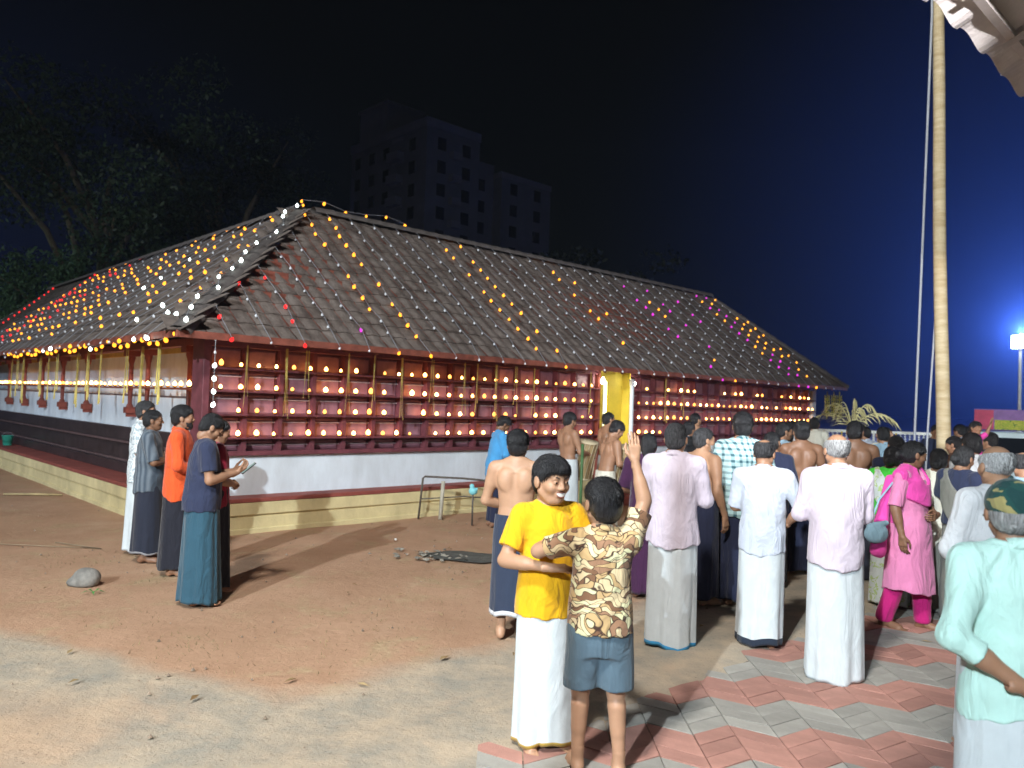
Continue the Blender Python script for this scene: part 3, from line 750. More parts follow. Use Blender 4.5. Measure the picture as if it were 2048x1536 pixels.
# ------------------------------------------------------------------ chevron paving, red and grey bands
def build_paving():
    base = empty('pavement', (0, 0, 0)); base['kind'] = 'structure'
    mr = mat('paver_red', (.42, .215, .17), .85, .18, 3.0, .25, 120.0); mg = mat('paver_grey', (.33, .315, .28), .85, .18, 3.0, .25, 120.0)
    for m in (mr, mg):
        N, L, b = nodes_of(m)   # each paver a little different
        oi = N.new('ShaderNodeObjectInfo'); hs = N.new('ShaderNodeHueSaturation'); mp = N.new('ShaderNodeMapRange'); mp.inputs[3].default_value = .84; mp.inputs[4].default_value = 1.14
        L.new(oi.outputs['Random'], mp.inputs[0]); L.new(mp.outputs[0], hs.inputs['Value']); old = b.inputs['Base Color'].links[0].from_socket
        L.new(old, hs.inputs['Color']); L.new(hs.outputs[0], b.inputs['Base Color'])
    W, D, Z = .235, .142, .016
    J = .0035
    sh = {}
    for s in (-1, 1):
        for nm, m in (('r', mr), ('g', mg)):
            pts = []
            for z, ins in ((-.05, 0), (0, .0), ):
                for x, y in ((J, J), (W - J, J), (W - J, D - J), (J, D - J)):
                    pts.append((x, y + s * .62 * (x - W/2), z))
            mb = MB(); mb.hexa(pts); me = mb.mesh('paver', m); sh[s, nm] = me
    mbase = MB(); 
    inst = []
    rr = random.Random(3)
    for j in range(-30, 40):
        for i in range(8, 95):
            s = 1 if j % 2 else -1; x = .35 + j * W; y = i * D
            cx, cy = x + W/2, y + D/2
            # visible strip: right of a line parallel to the temple
            edge = (cy * .7254 - cx * .6883)
            if edge > 2.96 + .07 * math.sin(cx * 7.3) or cy < 2.6 or cy > 11.5 or cx > 7.5: continue
            nm = 'r' if ((i + 2) // 3) % 2 == 0 else 'g'
            if abs(cx / cy) > .70: continue
            inst.append((cy, cx, x, y, s, nm))
    inst.sort()
    near = inst[:300]; far = inst[300:]
    for (cy, cx, x, y, s, nm) in near:
        o = mobj('paver', sh[s, nm], base, (x, y, Z + rr.uniform(-.003, .003)), (rr.uniform(-.008, .008), rr.uniform(-.008, .008), 0))
    for nm, m in (('r', mr), ('g', mg)):
        mb = MB()
        for (cy, cx, x, y, s, n2) in far:
            if n2 == nm:
                zz = Z + rr.uniform(-.003, .003); pts = []
                for z in (-.05, 0):
                    for px, py in ((J, J), (W - J, J), (W - J, D - J), (J, D - J)): pts.append((x + px, y + py + s * .62 * (px - W/2), z + zz))
                mb.hexa(pts)
        o = mb.obj('far_pavers', m, base); o['kind'] = 'stuff'
    # sand bed under the joints
    u = np.array((.7254, .6883)); w = np.array((-.6883, .7254))
    p = [(-.5, 2.0), (5.5, 2.0)]
    a = u * -3 + w * 2.92; b_ = u * 11 + w * 2.92; c = u * 11 - w * 8; d = u * -3 - w * 8
    me = mesh_np('sand_bed', [(*a, .004), (*d, .004), (*c, .004), (*b_, .004)], [(0, 1, 2, 3)], mat('joint_sand', (.13, .105, .08), .95, .3, 20))
    mobj('sand_bed', me, base)
build_paving()

def sprinkle():
    g = random.Random(5); mb = MB()
    for i in range(500):
        x = g.uniform(-9, 4); y = g.uniform(3.2, 12)
        if abs(x / y) > .75 or (y * .7254 - x * .6883) < 2.9 or (y * .7254 - x * .6883) > 9.6 and x > -4.2: continue
        r = g.choice((.004, .005, .006, .008, .012, .016)); n = 5; b = len(mb.v)
        ring = [(x + r * g.uniform(.7, 1.2) * math.cos(k*2*math.pi/n), y + r * g.uniform(.7, 1.2) * math.sin(k*2*math.pi/n), -.004) for k in range(n)]
        mb.v += ring + [(x, y, r * .9)]; mb.f += [(b + k, b + (k+1) % n, b + n) for k in range(n)]
    o = mb.obj('pebbles', mat('pebble', (.24, .18, .13), .9, .5, 3.0)); tag(o, 'small pebbles and crumbs scattered over the brown soil', 'pebbles', kind='stuff')
    # withered grass in patches
    mb = MB()
    for px, py, rad, n in ((-2.3, 5.6, .35, 90), (-1.6, 5.9, .9, 160), (-.9, 6.6, .6, 90), (-3.0, 6.2, .3, 50), (-4.6, 8.4, .5, 120), (-.5, 8.2, .5, 120), (-3.1, 7.7, .6, 160), (-1.0, 11.6, .3, 60)):
        for _ in range(n):
            a = g.uniform(0, 6.28); r = rad * math.sqrt(g.random()); x, y = px + r * math.cos(a), py + r * math.sin(a)
            if (y * .7254 - x * .6883) < 4.5: continue
            hh = g.uniform(.006, .022); t = g.uniform(0, 6.28); w = .003; lx, ly = g.uniform(-.03, .03), g.uniform(-.03, .03); b = len(mb.v)
            mb.v += [(x - w*math.cos(t), y - w*math.sin(t), -.01), (x + w*math.cos(t), y + w*math.sin(t), -.01), (x + lx, y + ly, hh)]; mb.f.append((b, b+1, b+2))
    o = mb.obj('dry_grass', mat('dry_grass', (.22, .17, .08), .9, .4, 5.0)); tag(o, 'thin withered grass growing in patches on the soil', 'grass', kind='stuff')
sprinkle()
def litter():
    g = random.Random(15); mb = MB()
    for _ in range(90):
        x = g.uniform(-8, 3.5); y = g.uniform(3.6, 11.5); ed = y * .7254 - x * .6883
        if abs(x / y) > .72 or ed > 9.7: continue
        a = g.uniform(0, 6.28); L = g.uniform(.02, .055); w = L * g.uniform(.25, .45); z = .022 if ed < 3 else .008; b = len(mb.v); ca, sa = math.cos(a), math.sin(a)
        for lx, ly, lz in ((-L, 0, 0), (-L*.2, -w, .006), (L, 0, .004), (-L*.2, w, .008)): mb.v.append((x + lx*ca - ly*sa, y + lx*sa + ly*ca, z + lz * g.uniform(.5, 2)))
        mb.f.append((b, b+1, b+2, b+3))
    o = mb.obj('leaf_litter', mat('dead_leaf', (.20, .12, .05), .8, 0, 2.0, rgb2=(.38, .28, .14))); tag(o, 'dry fallen leaves strewn over soil and paving', 'leaves', kind='stuff')
litter()

# ------------------------------------------------------------------ temple: local frame s (along the lattice wall), t (along the veranda wall)
C0 = Vector((-3.958, 9.714, 0)); TA = math.atan2(.68833, .72540)
T_MAT = Matrix.Translation(C0) @ Matrix.Rotation(TA, 4, 'Z')
def TW(s, t, z=0.0): return T_MAT @ Vector((s, t, z))
temple = empty('temple', C0, TA); tag(temple, 'long tiled temple with red lattice wall, veranda and cream plinth', 'temple')
mY = mat('cream_plinth', (.75, .63, .34), .8, 0, 1.8, .15, 30.0, rgb2=(.52, .43, .23), stretch=(1, 1, .6)); mRl = mat('red_oxide', (.26, .065, .05), .7, .2, 4.0, .1, 40.0)
mW = mat('white_wash', (.77, .84, .90), .85, 0, 1.6, .12, 25.0, rgb2=(.58, .62, .65), stretch=(1.4, 1.4, .5)); mLat = mat('lattice_wood', (.17, .050, .062), .5, .25, 6.0, .1, 60.0)
mPan = mat('lattice_panel', (.31, .150, .185), .45, .22, 5.0, .1, 50.0); mLedge = mat('ledge_glint', (.46, .36, .38), .45, .25, 12.0)  # ledge coloured pale to imitate light glinting off dark red paint
mGran = mat('dark_granite', (.045, .032, .034), .35, .35, 5.0, .15, 60.0); mGranL = mat('granite_band', (.13, .085, .085), .4, .3, 6.0)
mOch = mat('ochre_glow', (.62, .43, .12), .8, .15, 3.0); mRed = mat('red_paint', (.24, .055, .035), .5, .2, 5.0)
mTile = mat('roof_tile', (.098, .076, .066), .95, 0, 3.2, .6, 30.0, spec=.08, rgb2=(.205, .170, .150)); mTile2 = mat('ridge_tile', (.10, .085, .08), .8, .35, 3.0, .3, 30.0)
mYel = mat('yellow_wall', (.62, .46, .05), .7, .1, 4.0); mWood = mat('rafter_wood', (.20, .06, .04), .6, .3, 6.0)
SE = 17.4; ST = 20.0
def TB(name, b, m, bev=0.0):
    mb = MB(); mb.box(*b); o = mb.obj(name, m, temple)
    if bev: bevel(o, bev)
    return o
# plinth with mouldings
TB('plinth', (0.0, SE + .5, 0.0, .6, -.1, .20), mY); TB('plinth', (-.03, SE + .53, -.03, .6, -.1, .055), mY, .01)
TB('plinth_course', (.012, SE + .5, .012, .6, .2, .225), mY); TB('plinth_course', (-.018, SE + .52, -.018, .6, .225, .395), mY, .012)
TB('plinth_ledge', (-.025, SE + .53, -.025, .62, .395, .45), mRl, .008)
TB('plinth', (0.0, .8, .6, ST, -.1, .20), mY); TB('plinth', (-.03, .8, .6, ST, -.1, .055), mY, .01); TB('plinth_course', (.012, .8, .6, ST, .2, .225), mY); TB('plinth_course', (-.018, .8, .6, ST, .225, .395), mY, .012)
TB('plinth_ledge', (-.025, .9, .62, ST, .395, .45), mRl, .008)
# veranda side: dark moulded granite base, white wall, columns, lamp rail
TB('granite_base', (.46, .9, .42, ST, .45, .62), mGran, .01); TB('granite_base', (.52, .9, .42, ST, .62, .66), mGranL, .008); TB('granite_base', (.56, .9, .42, ST, .66, .93), mGran, .01)
TB('granite_base', (.50, .9, .42, ST, .93, .97), mGranL, .008); TB('granite_base', (.54, .9, .42, ST, .97, 1.20), mGran, .01)
TB('wall', (.60, .9, .55, ST, 1.20, 1.72), mW); TB('wall_step', (.60, 1.0, .55, ST, 1.72, 1.75), mGranL)
TB('wall', (.80, 1.0, .55, ST, 1.75, 2.62), mW); 
TB('eave_glow_band', (.78, .797, .56, ST, 2.42, 2.60), mOch)  # ochre strip imitates the yellow string-light glow under the eave
TB('lamp_rail', (.40, .46, .45, ST, 1.845, 1.875), mRed, .004)
mb_c = MB(); mb_c.box(-.075, .075, -.075, .075, 0, .10); mb_c.lathe([(.06, .10), (.05, .13), (.034, .16), (.040, .45), (.034, .80), (.048, .86), (.06, .90), (.06, .94)], 12); mb_c.box(-.10, .10, -.10, .10, .94, 1.03)
me_col = mb_c.mesh('veranda_column', mRed)
for t in (1.45, 3.15, 3.95, 6.4, 8.1, 9.75, 11.4, 13.0, 14.7, 16.4):
    o = mobj('veranda_column', me_col, temple, (.50, t, 1.44))
    TB('column_bracket', (.45, .60, t - .03, t + .03, 1.38, 1.44), mRed)
TB('veranda_beam', (.42, .58, .45, ST, 2.47, 2.58), mRed, .006)
# lattice side: white base band, posts, rails, panels, ledges
DA, DB = 8.08, 9.03
for a, b in ((.30, DA), (DB, SE)):
    TB('base_wall', (a, b, .335, .60, .45, .985), mW); TB('sill_beam', (a, b, .27, .60, .985, 1.045), mLat, .006)
    TB('wall_core', (a, b, .42, .60, 1.045, 2.62), mLat)
    TB('wall_plate', (a, b, .26, .42, 2.43, 2.52), mLat, .006)
TB('corner_board', (.21, .30, .25, .62, .985, 2.55), mLat, .006); TB('corner_base', (.26, .30, .32, .62, .45, .985), mW)
ROWS = (1.245, 1.555, 1.865, 2.165)
posts = [.30 + .51 * i for i in range(0, 34)]
me_post = MB().box(-.030, .030, .285, .42, 1.045, 2.43).mesh('lattice_post', mLat)
pan_meshes = {}
def panel(w, h):
    k = (round(w, 3), round(h, 3))
    if k not in pan_meshes:
        mb = MB(); d = .025
        mb.v = [(0, 0, 0), (w, 0, 0), (w, 0, h), (0, 0, h), (.035, -d, .035), (w-.035, -d, .035), (w-.035, -d, h-.035), (.035, -d, h-.035)]
        mb.f = [(4,5,6,7), (0,1,5,4), (1,2,6,5), (2,3,7,6), (3,0,4,7)]; pan_meshes[k] = mb.mesh('lattice_panel', mPan)
    return pan_meshes[k]
edges_z = [1.045] + [r - .035 for r in ROWS] + [2.43]
for i, s in enumerate(posts):
    if DA - .02 < s < DB + .02: continue
    mobj('lattice_post', me_post, temple, (s, 0, 0))
    nx = posts[i+1] if i + 1 < len(posts) else SE
    if s < DA and nx > DA: nx = DA
    if nx - s < .2: continue
    for a, b in zip(edges_z[:-1], edges_z[1:]):
        mobj('lattice_panel', panel(nx - s - .06, b - a - .012), temple, (s + .03, .415, a + .008))
for a, b in ((.30, DA), (DB, SE)):
    for r in ROWS:
        TB('lamp_shelf', (a, b, .205, .42, r - .035, r - .012), mLat, .003)
        TB('shelf_ledge', (a, b, .372, .42, r - .130, r - .112), mLedge, .003)
TB('end_wall', (SE, SE + .2, .30, 5.4, .45, 2.6), mW)
TB('jamb', (DA - .02, DA + .04, .24, .60, .45, 2.5), mRed, .006); TB('jamb', (DB - .02, DB + .05, .30, .60, .45, 2.5), mRed, .006)
TB('door_recess', (DA + .04, DB - .02, .40, .58, .45, 2.6), mYel); TB('door_side', (DB - .045, DB - .021, .20, .399, .45, 2.5), mYel)
TB('veranda_floor', (.6, SE, .6, 2.0, .30, .452), mRl)
for i in range(3): TB('step', (DA - .35, DB + .35, -.95 + i * .3, -.03, -.05, .15 + .11 * i), mRl, .01)
# ---- roof
EZ, RZ, EO, RT, RSE, ESE = 2.52, 5.10, -.35, 2.90, 16.1, 18.1
SL = math.hypot(RT - EO, RZ - EZ); CP, SP = (RT - EO) / SL, (RZ - EZ) / SL
def slope_pt(f, along, side):   # f 0..1 up the slope
    q = EO + (RT - EO) * f; z = EZ + (RZ - EZ) * f - .05 * math.sin(math.pi * min(1, max(0, f))) * (.6 + .4 * math.sin(.7 * along + 1))
    return (along, q, z) if side == 'R' else (q, along, z)
def tile_field(side, ext):
    mb_v = []; mb_f = []; row = .31; n = int(math.ceil(SL / row)); g = random.Random(9)
    nrm = np.array((0, -SP, CP)) if side == 'R' else np.array((-SP, 0, CP))
    prof = ((0, .0), (.05, .005), (.085, .012), (.12, .015), (.155, .012), (.19, .005), (.225, .0))
    for i in range(n):
        f0 = i * row / SL; f1 = min(1.0, ((i + 1) * row + .05) / SL)
        a0, a1 = ext(f0 + .5 * row / SL)
        c0 = int(math.floor(a0 / .24)); c1 = int(math.ceil(a1 / .24))
        for c in range(c0, c1):
            jit = g.uniform(-.008, .012) + (.02 if g.random() < .03 else 0); base = len(mb_v)
            for (dx, hh) in prof:
                al = c * .24 + dx
                lo = np.array(slope_pt(f0, al, side)) + nrm * (hh + .030 + jit); hi = np.array(slope_pt(f1, al, side)) + nrm * (hh + .008)
                fr = np.array(slope_pt(f0, al, side)) + nrm * (hh + .012)
                mb_v += [tuple(fr), tuple(lo), tuple(hi)]
            for k in range(len(prof) - 1):
                b = base + k * 3
                if side == 'R': mb_f += [(b, b+3, b+4, b+1), (b+1, b+4, b+5, b+2)]
                else: mb_f += [(b, b+1, b+4, b+3), (b+1, b+2, b+5, b+4)]
    o = mobj('roof_tiles', mesh_np('roof_tiles', mb_v, mb_f, mTile), temple); o['kind'] = 'stuff'
tile_field('R', lambda f: (EO + (RT - EO) * f - .16, ESE - (ESE - RSE) * f + .05))
tile_field('L', lambda f: (EO + (RT - EO) * f - .16, ST))
# underside boards and the slopes that face away
def poly(name, pts, m): return mobj(name, mesh_np(name, pts, [tuple(range(len(pts)))], m), temple)
poly('roof_boarding', [(EO + .02, EO + .02, EZ), (RT, RT, RZ - .01), (RSE, RT, RZ - .01), (ESE - .02, EO + .02, EZ)], mWood)
poly('roof_boarding', [(EO + .02, EO + .02, EZ), (EO + .02, ST, EZ), (RT, ST, RZ - .01), (RT, RT, RZ - .01)], mWood)
poly('back_slope', [(ESE, EO, EZ + .01), (RSE, RT, RZ), (ESE, 2*RT - EO, EZ + .01)], mTile)
poly('back_slope', [(RSE, RT, RZ), (RT, RT, RZ), (2*RT - EO, 2*RT - EO, EZ), (ESE, 2*RT - EO, EZ)], mTile)
poly('back_slope', [(RT, RT, RZ), (RT, ST, RZ), (2*RT - EO, ST, EZ), (2*RT - EO, 2*RT - EO, EZ)], mTile)
poly('gable_end', [(EO, ST, EZ), (RT, ST, RZ), (2*RT - EO, ST, EZ)], mW)
# ridge and hip caps
mb = MB(); n = 8
for x in (0, .40):
    r = .15 if x == 0 else .13
    for k in range(n + 1):
        t = math.pi * k / n; mb.v.append((x, r * math.cos(t), r * math.sin(t) * .8))
mb.f = [(k, k + 1, n + 2 + k, n + 1 + k) for k in range(n)]
me_cap = mb.mesh('ridge_tile', mTile2, True)
def caps(a, b):
    a, b = Vector(a), Vector(b); d = b - a; q = d.normalized().to_track_quat('X', 'Z'); L = d.length; n = int(L / .34)
    for i in range(n):
        o = mobj('ridge_tile', me_cap, temple, a + d * (i * .34 / L)); o.rotation_euler = q.to_euler()
caps((RSE, RT, RZ + .02), (RT, RT, RZ + .02)); caps((RT, ST, RZ + .02), (RT, RT, RZ + .02)); caps((EO, EO, EZ - .03), (RT, RT, RZ - .03)); caps((ESE, EO, EZ - .02), (RSE, RT, RZ - .02))
# rafters and eave boards
me_raf = None
for i in range(37):
    s = -.1 + .51 * i
    mb = MB(); f0, f1 = .0, .34
    lo0 = np.array(slope_pt(.005, 0, 'R')); lo1 = np.array(slope_pt(.30, 0, 'R'))
    if me_raf is None:
        mb.hexa([(-.03, lo0[1], lo0[2]-.10), (.03, lo0[1], lo0[2]-.10), (.03, lo1[1], lo1[2]-.10), (-.03, lo1[1], lo1[2]-.10), (-.03, lo0[1], lo0[2]-.004), (.03, lo0[1], lo0[2]-.004), (.03, lo1[1], lo1[2]-.004), (-.03, lo1[1], lo1[2]-.004)])
        me_raf = mb.mesh('rafter', mWood)
        me_raf2 = mesh_np('rafter', [(v[1], v[0], v[2]) for v in mb.v], [f[::-1] for f in mb.f], mWood)
    if .75 < s < ESE - .6: mobj('rafter', me_raf, temple, (s, 0, 0))
    if 1 <= i < 32: mobj('rafter', me_raf2, temple, (0, .2 + .6 * i, 0))
TB('eave_board', (EO, ESE, EO - .028, EO - .002, EZ - .06, EZ + .03), mWood, .004); TB('eave_board', (EO - .028, EO - .002, EO - .03, ST, EZ - .06, EZ + .03), mWood, .004)

# ---- oil lamps along the shelves
mBrass = mat('brass', (.42, .26, .08), .35, .2, metal=.8); mFl = emat('flame', (1.0, .42, .10), 15.0)
me_bowl = MB().lathe([(.012, -.022), (.024, -.016), (.034, 0), (.030, .004), (.026, -.004)], 10).mesh('oil_lamp', mBrass, True)
me_flame = MB().lathe([(.005, 0), (.024, .010), (.031, .028), (.027, .048), (.014, .064), (.003, .074)], 8).mesh('flame', mFl, True)
gl = random.Random(12)
me_dim = me_flame.copy(); me_dim.materials[0] = emat('flame_dim', (1.0, .33, .06), 5.0); me_hot = me_flame.copy(); me_hot.materials[0] = emat('flame_hot', (1.0, .50, .16), 22.0)
me_flames = [me_flame] * 5 + [me_dim] * 2 + [me_hot] * 2
def lamp(s, t, z, label, group):
    w = TW(s, t, z); o = mobj('oil_lamp', me_bowl, None, w); tag(o, label, 'oil lamp', group)
    f = mobj('flame', gl.choice(me_flames), o, (0, 0, .0)); k = gl.uniform(.62, 1.12); f.scale = (k, k, k * gl.uniform(.85, 1.1))
rown = ('lowest', 'second lowest', 'second highest', 'highest')
n_l = 0
for ri, r in enumerate(ROWS):
    for i in range(68):
        s = .45 + .255 * i + gl.uniform(-.012, .012)
        if s < DA - .05:
            if gl.random() < .06: continue
            lamp(s, .245, r + .012, 'burning oil lamp on %s shelf of red lattice, veranda-corner side of doorway' % rown[ri], 'oil lamps on the long lattice left of the doorway')
        elif s > DB + .15 and s < SE - .1:
            if ri == 0 and i > 42: continue      # hidden behind the crowd
            if gl.random() < (.5 if ri == 3 else .12): continue
            lamp(s, .245, r + .012, 'burning oil lamp on %s shelf of red lattice past the doorway' % rown[ri], 'oil lamps on the lattice beyond the doorway')
        else: continue
        n_l += 1
for i in range(50):
    t = .75 + .27 * i + gl.uniform(-.02, .02); lamp(.43, t, 1.898, 'burning oil lamp on the red rail along the white veranda wall', 'oil lamps on the veranda rail'); n_l += 1

# ---- palm-leaf strips hanging from the eaves
mStrip = mat('palm_strip', (.52, .42, .12), .7, .2, 8.0)
me_strips = []
for k in range(4):
    mb = MB(); g2 = random.Random(40 + k)
    for q in range(g2.randint(2, 3)):
        x = g2.uniform(-.03, .03); L = g2.uniform(.55, .95); sw = g2.uniform(-.05, .05); b = len(mb.v); w = .011
        for i in range(6):
            f = i / 5; ww = w * (1 - .6 * f); mb.v += [(x + sw * f * f - ww, q * .012 + .02 * f * (1 - f), -L * f), (x + sw * f * f + ww, q * .012 + .004 + .02 * f, -L * f)]
        mb.f += [(b + 2*i, b + 2*i + 1, b + 2*i + 3, b + 2*i + 2) for i in range(5)]
    me = mb.mesh('palm_leaf_strip', mStrip); me_strips.append(me)
def strip(s, t, rz, i, label, grp):
    o = mobj('palm_leaf_strip', me_strips[i % 4], None, TW(s, t, EZ - .08)); o.rotation_euler = (0, 0, TA + rz); tag(o, label, 'palm leaf', grp)
    md = o.modifiers.new('thickness', 'SOLIDIFY'); md.thickness = .002
for i, s in enumerate((.62, 1.22, 1.55, 2.15, 2.6, 3.15, 3.65, 4.35, 4.65, 5.0, 5.5, 6.0, 7.4, 9.9, 10.6)):
    strip(s, -.12 + .05 * (i % 3), 0, i, 'pale split palm-leaf strips hanging before the red lattice wall', 'palm-leaf strips over the lattice')
for i in range(13):
    strip(-.1 + .06 * (i % 3), .9 + .85 * i, R(90), i, 'pale split palm-leaf strips hanging before the white veranda wall', 'palm-leaf strips along the veranda')

# ---- strings of bulbs on the roof
BC = {'amber': emat('bulb_amber', (1.0, .34, .025), 2.7), 'white': emat('bulb_white', (.85, 1.0, .95), 7.0), 'red': emat('bulb_red', (1.0, .03, .03), 1.5), 'magenta': emat('bulb_magenta', (.85, .05, .75), 1.1), 'off': mat('bulb_off', (.66, .68, .72), .3, spec=.6)}
bp = [(.003, -.030), (.016, -.026), (.024, -.010), (.025, .004), (.018, .018), (.008, .026), (.006, .034)]
bm_ = {}
for k, m in BC.items():
    sc = .68 if k == 'off' else 1.0
    bm_[k] = MB().lathe([(r * sc, z * sc) for r, z in bp], 8).mesh('bulb', m, True)
mWire = mat('string_wire', (.20, .20, .22), .6)
def string(pts, cols, label, group):
    """pts: local temple points of the bulbs"""
    P = [TW(*p) for p in pts]
    t = mobj('string_light', MB().tube([p + Vector((0, 0, .03)) for p in P], .005, 4).mesh('string_wire', mWire), None); tag(t, label, 'string light', group)
    for p, c in zip(P, cols):
        o = mobj('bulb', bm_[c], t, p); o.rotation_euler = (gl.uniform(-.5, .5), gl.uniform(-.5, .5), gl.uniform(0, 6)); k = gl.uniform(.85, 1.15); o.scale = (k, k, k)
def roof_up(side, a, f0=-.01, f1=1.0, n=14, wob=.04):
    out = []
    for i in range(n):
        f = f0 + (f1 - f0) * i / (n - 1); p = list(slope_pt(f, a + gl.uniform(-wob, wob), side)); p[2] += .10
        if i == 0: p[2] -= .12; p[1 if side == 'R' else 0] -= .06
        out.append(tuple(p))
    return out
def pick(n, main, prob, alt='off', alt2=None):
    return [(main if gl.random() < prob else (alt2 if alt2 and gl.random() < .3 else alt)) for _ in range(n)]
AMB = {5, 6, 11, 12}; 
for i in range(34):
    s = .25 + .51 * i
    f1 = min(1.0, (s - EO) / (RT - EO) - .05) if s < RT else min(1.0, (ESE - s) / (ESE - RSE)) if s > RSE else 1.0
    n = max(3, int(15 * f1))
    if i < 3: c, lab = pick(n, 'red', .45, 'off'), 'string with a few red bulbs down the roof slope next to the hip corner'
    elif i in AMB: c, lab = pick(n, 'amber', .78), 'string of mostly lit amber bulbs down the roof slope over the long lattice'
    elif i in (4, 22, 24, 26): c, lab = pick(n, 'magenta', .22), 'string with a few magenta bulbs among dark ones on the lattice-side roof'
    elif i in (17, 18, 23): c, lab = pick(n, 'amber', .30, 'off'), 'string with some amber bulbs down the roof over the doorway side'
    elif i in (29, 30): c, lab = pick(n, 'magenta', .62, 'amber'), 'string of magenta and amber bulbs near the roof end beside the fronds'
    elif i in (31, 32): c, lab = pick(n, 'amber', .75, 'off', 'magenta'), 'string of amber bulbs on the last slope beside the palm fronds'
    else: c, lab = ['off'] * n, 'string of unlit bulbs down the lattice-side roof slope'
    string(roof_up('R', s, f1=f1, n=n), c, lab, 'string lights on the lattice-side roof')
for i in range(27):
    t = .35 + .52 * i
    f1 = min(1.0, (t - EO) / (RT - EO) - .05) if t < RT else 1.0
    n = max(3, int(13 * f1))
    if i < 2: c, lab = pick(n, 'white', .7), 'short string of white bulbs on the veranda-side roof at the hip corner'
    elif i in (3, 9): c, lab = pick(n, 'white', .3, 'off', 'amber'), 'string with scattered white bulbs on the veranda-side roof'
    elif i > 18: c, lab = pick(n, 'amber', .45, 'off', 'red'), 'string of amber bulbs with red ones on the far veranda roof'
    else: c, lab = pick(n, 'amber', .5, 'off'), 'string of amber bulbs on the veranda-side roof between hip and red strings'
    string(roof_up('L', t, f1=f1, n=n, wob=.12), c, lab, 'string lights on the veranda-side roof')
for dt, lab in ((0, 'slanting string of red bulbs across the veranda-side roof'), (4.5, 'farther slanting string of red bulbs on the veranda-side roof')):
    pts = []
    for f in np.linspace(-.01, 1.0, 20): p = list(slope_pt(f, 10.6 + dt + 4.2 * f + gl.uniform(-.08, .08), 'L')); p[2] += .12; pts.append(tuple(p))
    string(pts, ['red'] * 20, lab, None)
string([(EO + (RT - EO) * f + gl.uniform(-.1, .1), EO + (RT - EO) * f + gl.uniform(-.1, .1), EZ + (RZ - EZ) * f + .16) for f in np.linspace(0, .95, 15)], pick(15, 'white', .9), 'string of white bulbs running up the hip of the roof', None)
string([(RT + .45 * i, RT + .0, RZ + .18 + .05 * math.sin(i * 2)) for i in range(6)], ['amber'] * 6, 'short string of amber bulbs along the ridge beside the roof peak', None)
string([(EO - .02, EO + .05 + .28 * i, EZ - .02 - .1 * abs(math.sin(i * .7))) for i in range(34)], pick(34, 'amber', .9, 'off', 'white'), 'string of amber bulbs sagging along the veranda eave', None)
string([(.1, -.36, EZ - .05 - .16 * i) for i in range(6)], pick(6, 'white', .8), 'string of white bulbs dangling below the roof corner', None)
# two white bulbs and a tube lamp that light the doorway
for s, lab in ((DA - .05, 'bright white bulb under the eave at the corner-side jamb of the doorway'), (DB - .02, 'bright white bulb under the eave at the far jamb of the doorway')):
    o = MB().lathe([(.004, -.06), (.035, -.045), (.045, -.015), (.035, .02), (.02, .04), (.018, .07)], 10).obj('door_bulb', emat('door_bulb', (.95, 1, .85), 45.0), None, True, loc=TW(s, .12, 2.30)); tag(o, lab, 'light bulb')
t = empty('tube_lamp', TW(DA + .30, .33, 1.2)); t.rotation_euler = (0, 0, TA); tag(t, 'upright glowing tube lamp on the yellow wall inside the doorway', 'tube lamp')
MB().tube([(0, 0, 0), (0, 0, 1.1)], .022, 10).obj('tube', emat('tube_glow', (1.0, .92, .30), 9.0), t); MB().box(-.03, .03, .022, .05, -.04, 1.14).obj('batten', mat('batten', (.7, .7, .68), .5), t)
t = empty('white_column', TW(DB - .16, .05, .45)); t.rotation_euler = (0, 0, TA); tag(t, 'slim white post standing in front of the yellow doorway', 'post')
MB().lathe([(.055, 0), (.055, .06), (.042, .09), (.042, 1.78), (.055, 1.82), (.055, 1.92)], 12).obj('shaft', mW, t, True)

# ------------------------------------------------------------------ flag pole with its ropes
def flagpole():
    t = empty('flag_pole', (6.14, 11.0, 0)); tag(t, 'tall slim pale palm-trunk pole rising out of the crowd', 'pole')
    pts = []; rad = []
    for i in range(29):
        z = i * .5; pts.append((-.031 * z + .012 * math.sin(z * 1.1), .004 * math.sin(z * .8), z)); rad.append(.098 - .0032 * z + (.0015 if i % 2 else 0))
    m = mat('pole_trunk', (.42, .31, .17), .8, .18, 3.0, .18, 14.0, stretch=(1, 1, 5), rgb2=(.60, .50, .32))
    MB().tube(pts, rad, 14).obj('trunk', m, t, True)
    MB().lathe([(.02, 0), (.13, .02), (.13, .06), (.04, .1)], 12, (-.43, 0, 14.0)).obj('finial', mat('finial_brass', (.5, .34, .1), .4, metal=.7), t, True)
    mr = mat('rope', (.40, .42, .46), .8, .1, 30.0, .4, 200.0)
    MB().tube([(-.42, -.03, 13.9), (-.34, -.05, 7.5), (-.455, -.02, 1.6), (-.465, -.02, .15)], .017, 6).obj('rope', mr, t, True)
    MB().tube([(-.42, .12, 13.9), (-.16, .14, 5.5), (-.11, .12, 3.45), (-.205, .12, 1.47), (-.24, .12, .15)], .015, 6).obj('rope', mr, t, True)
flagpole()

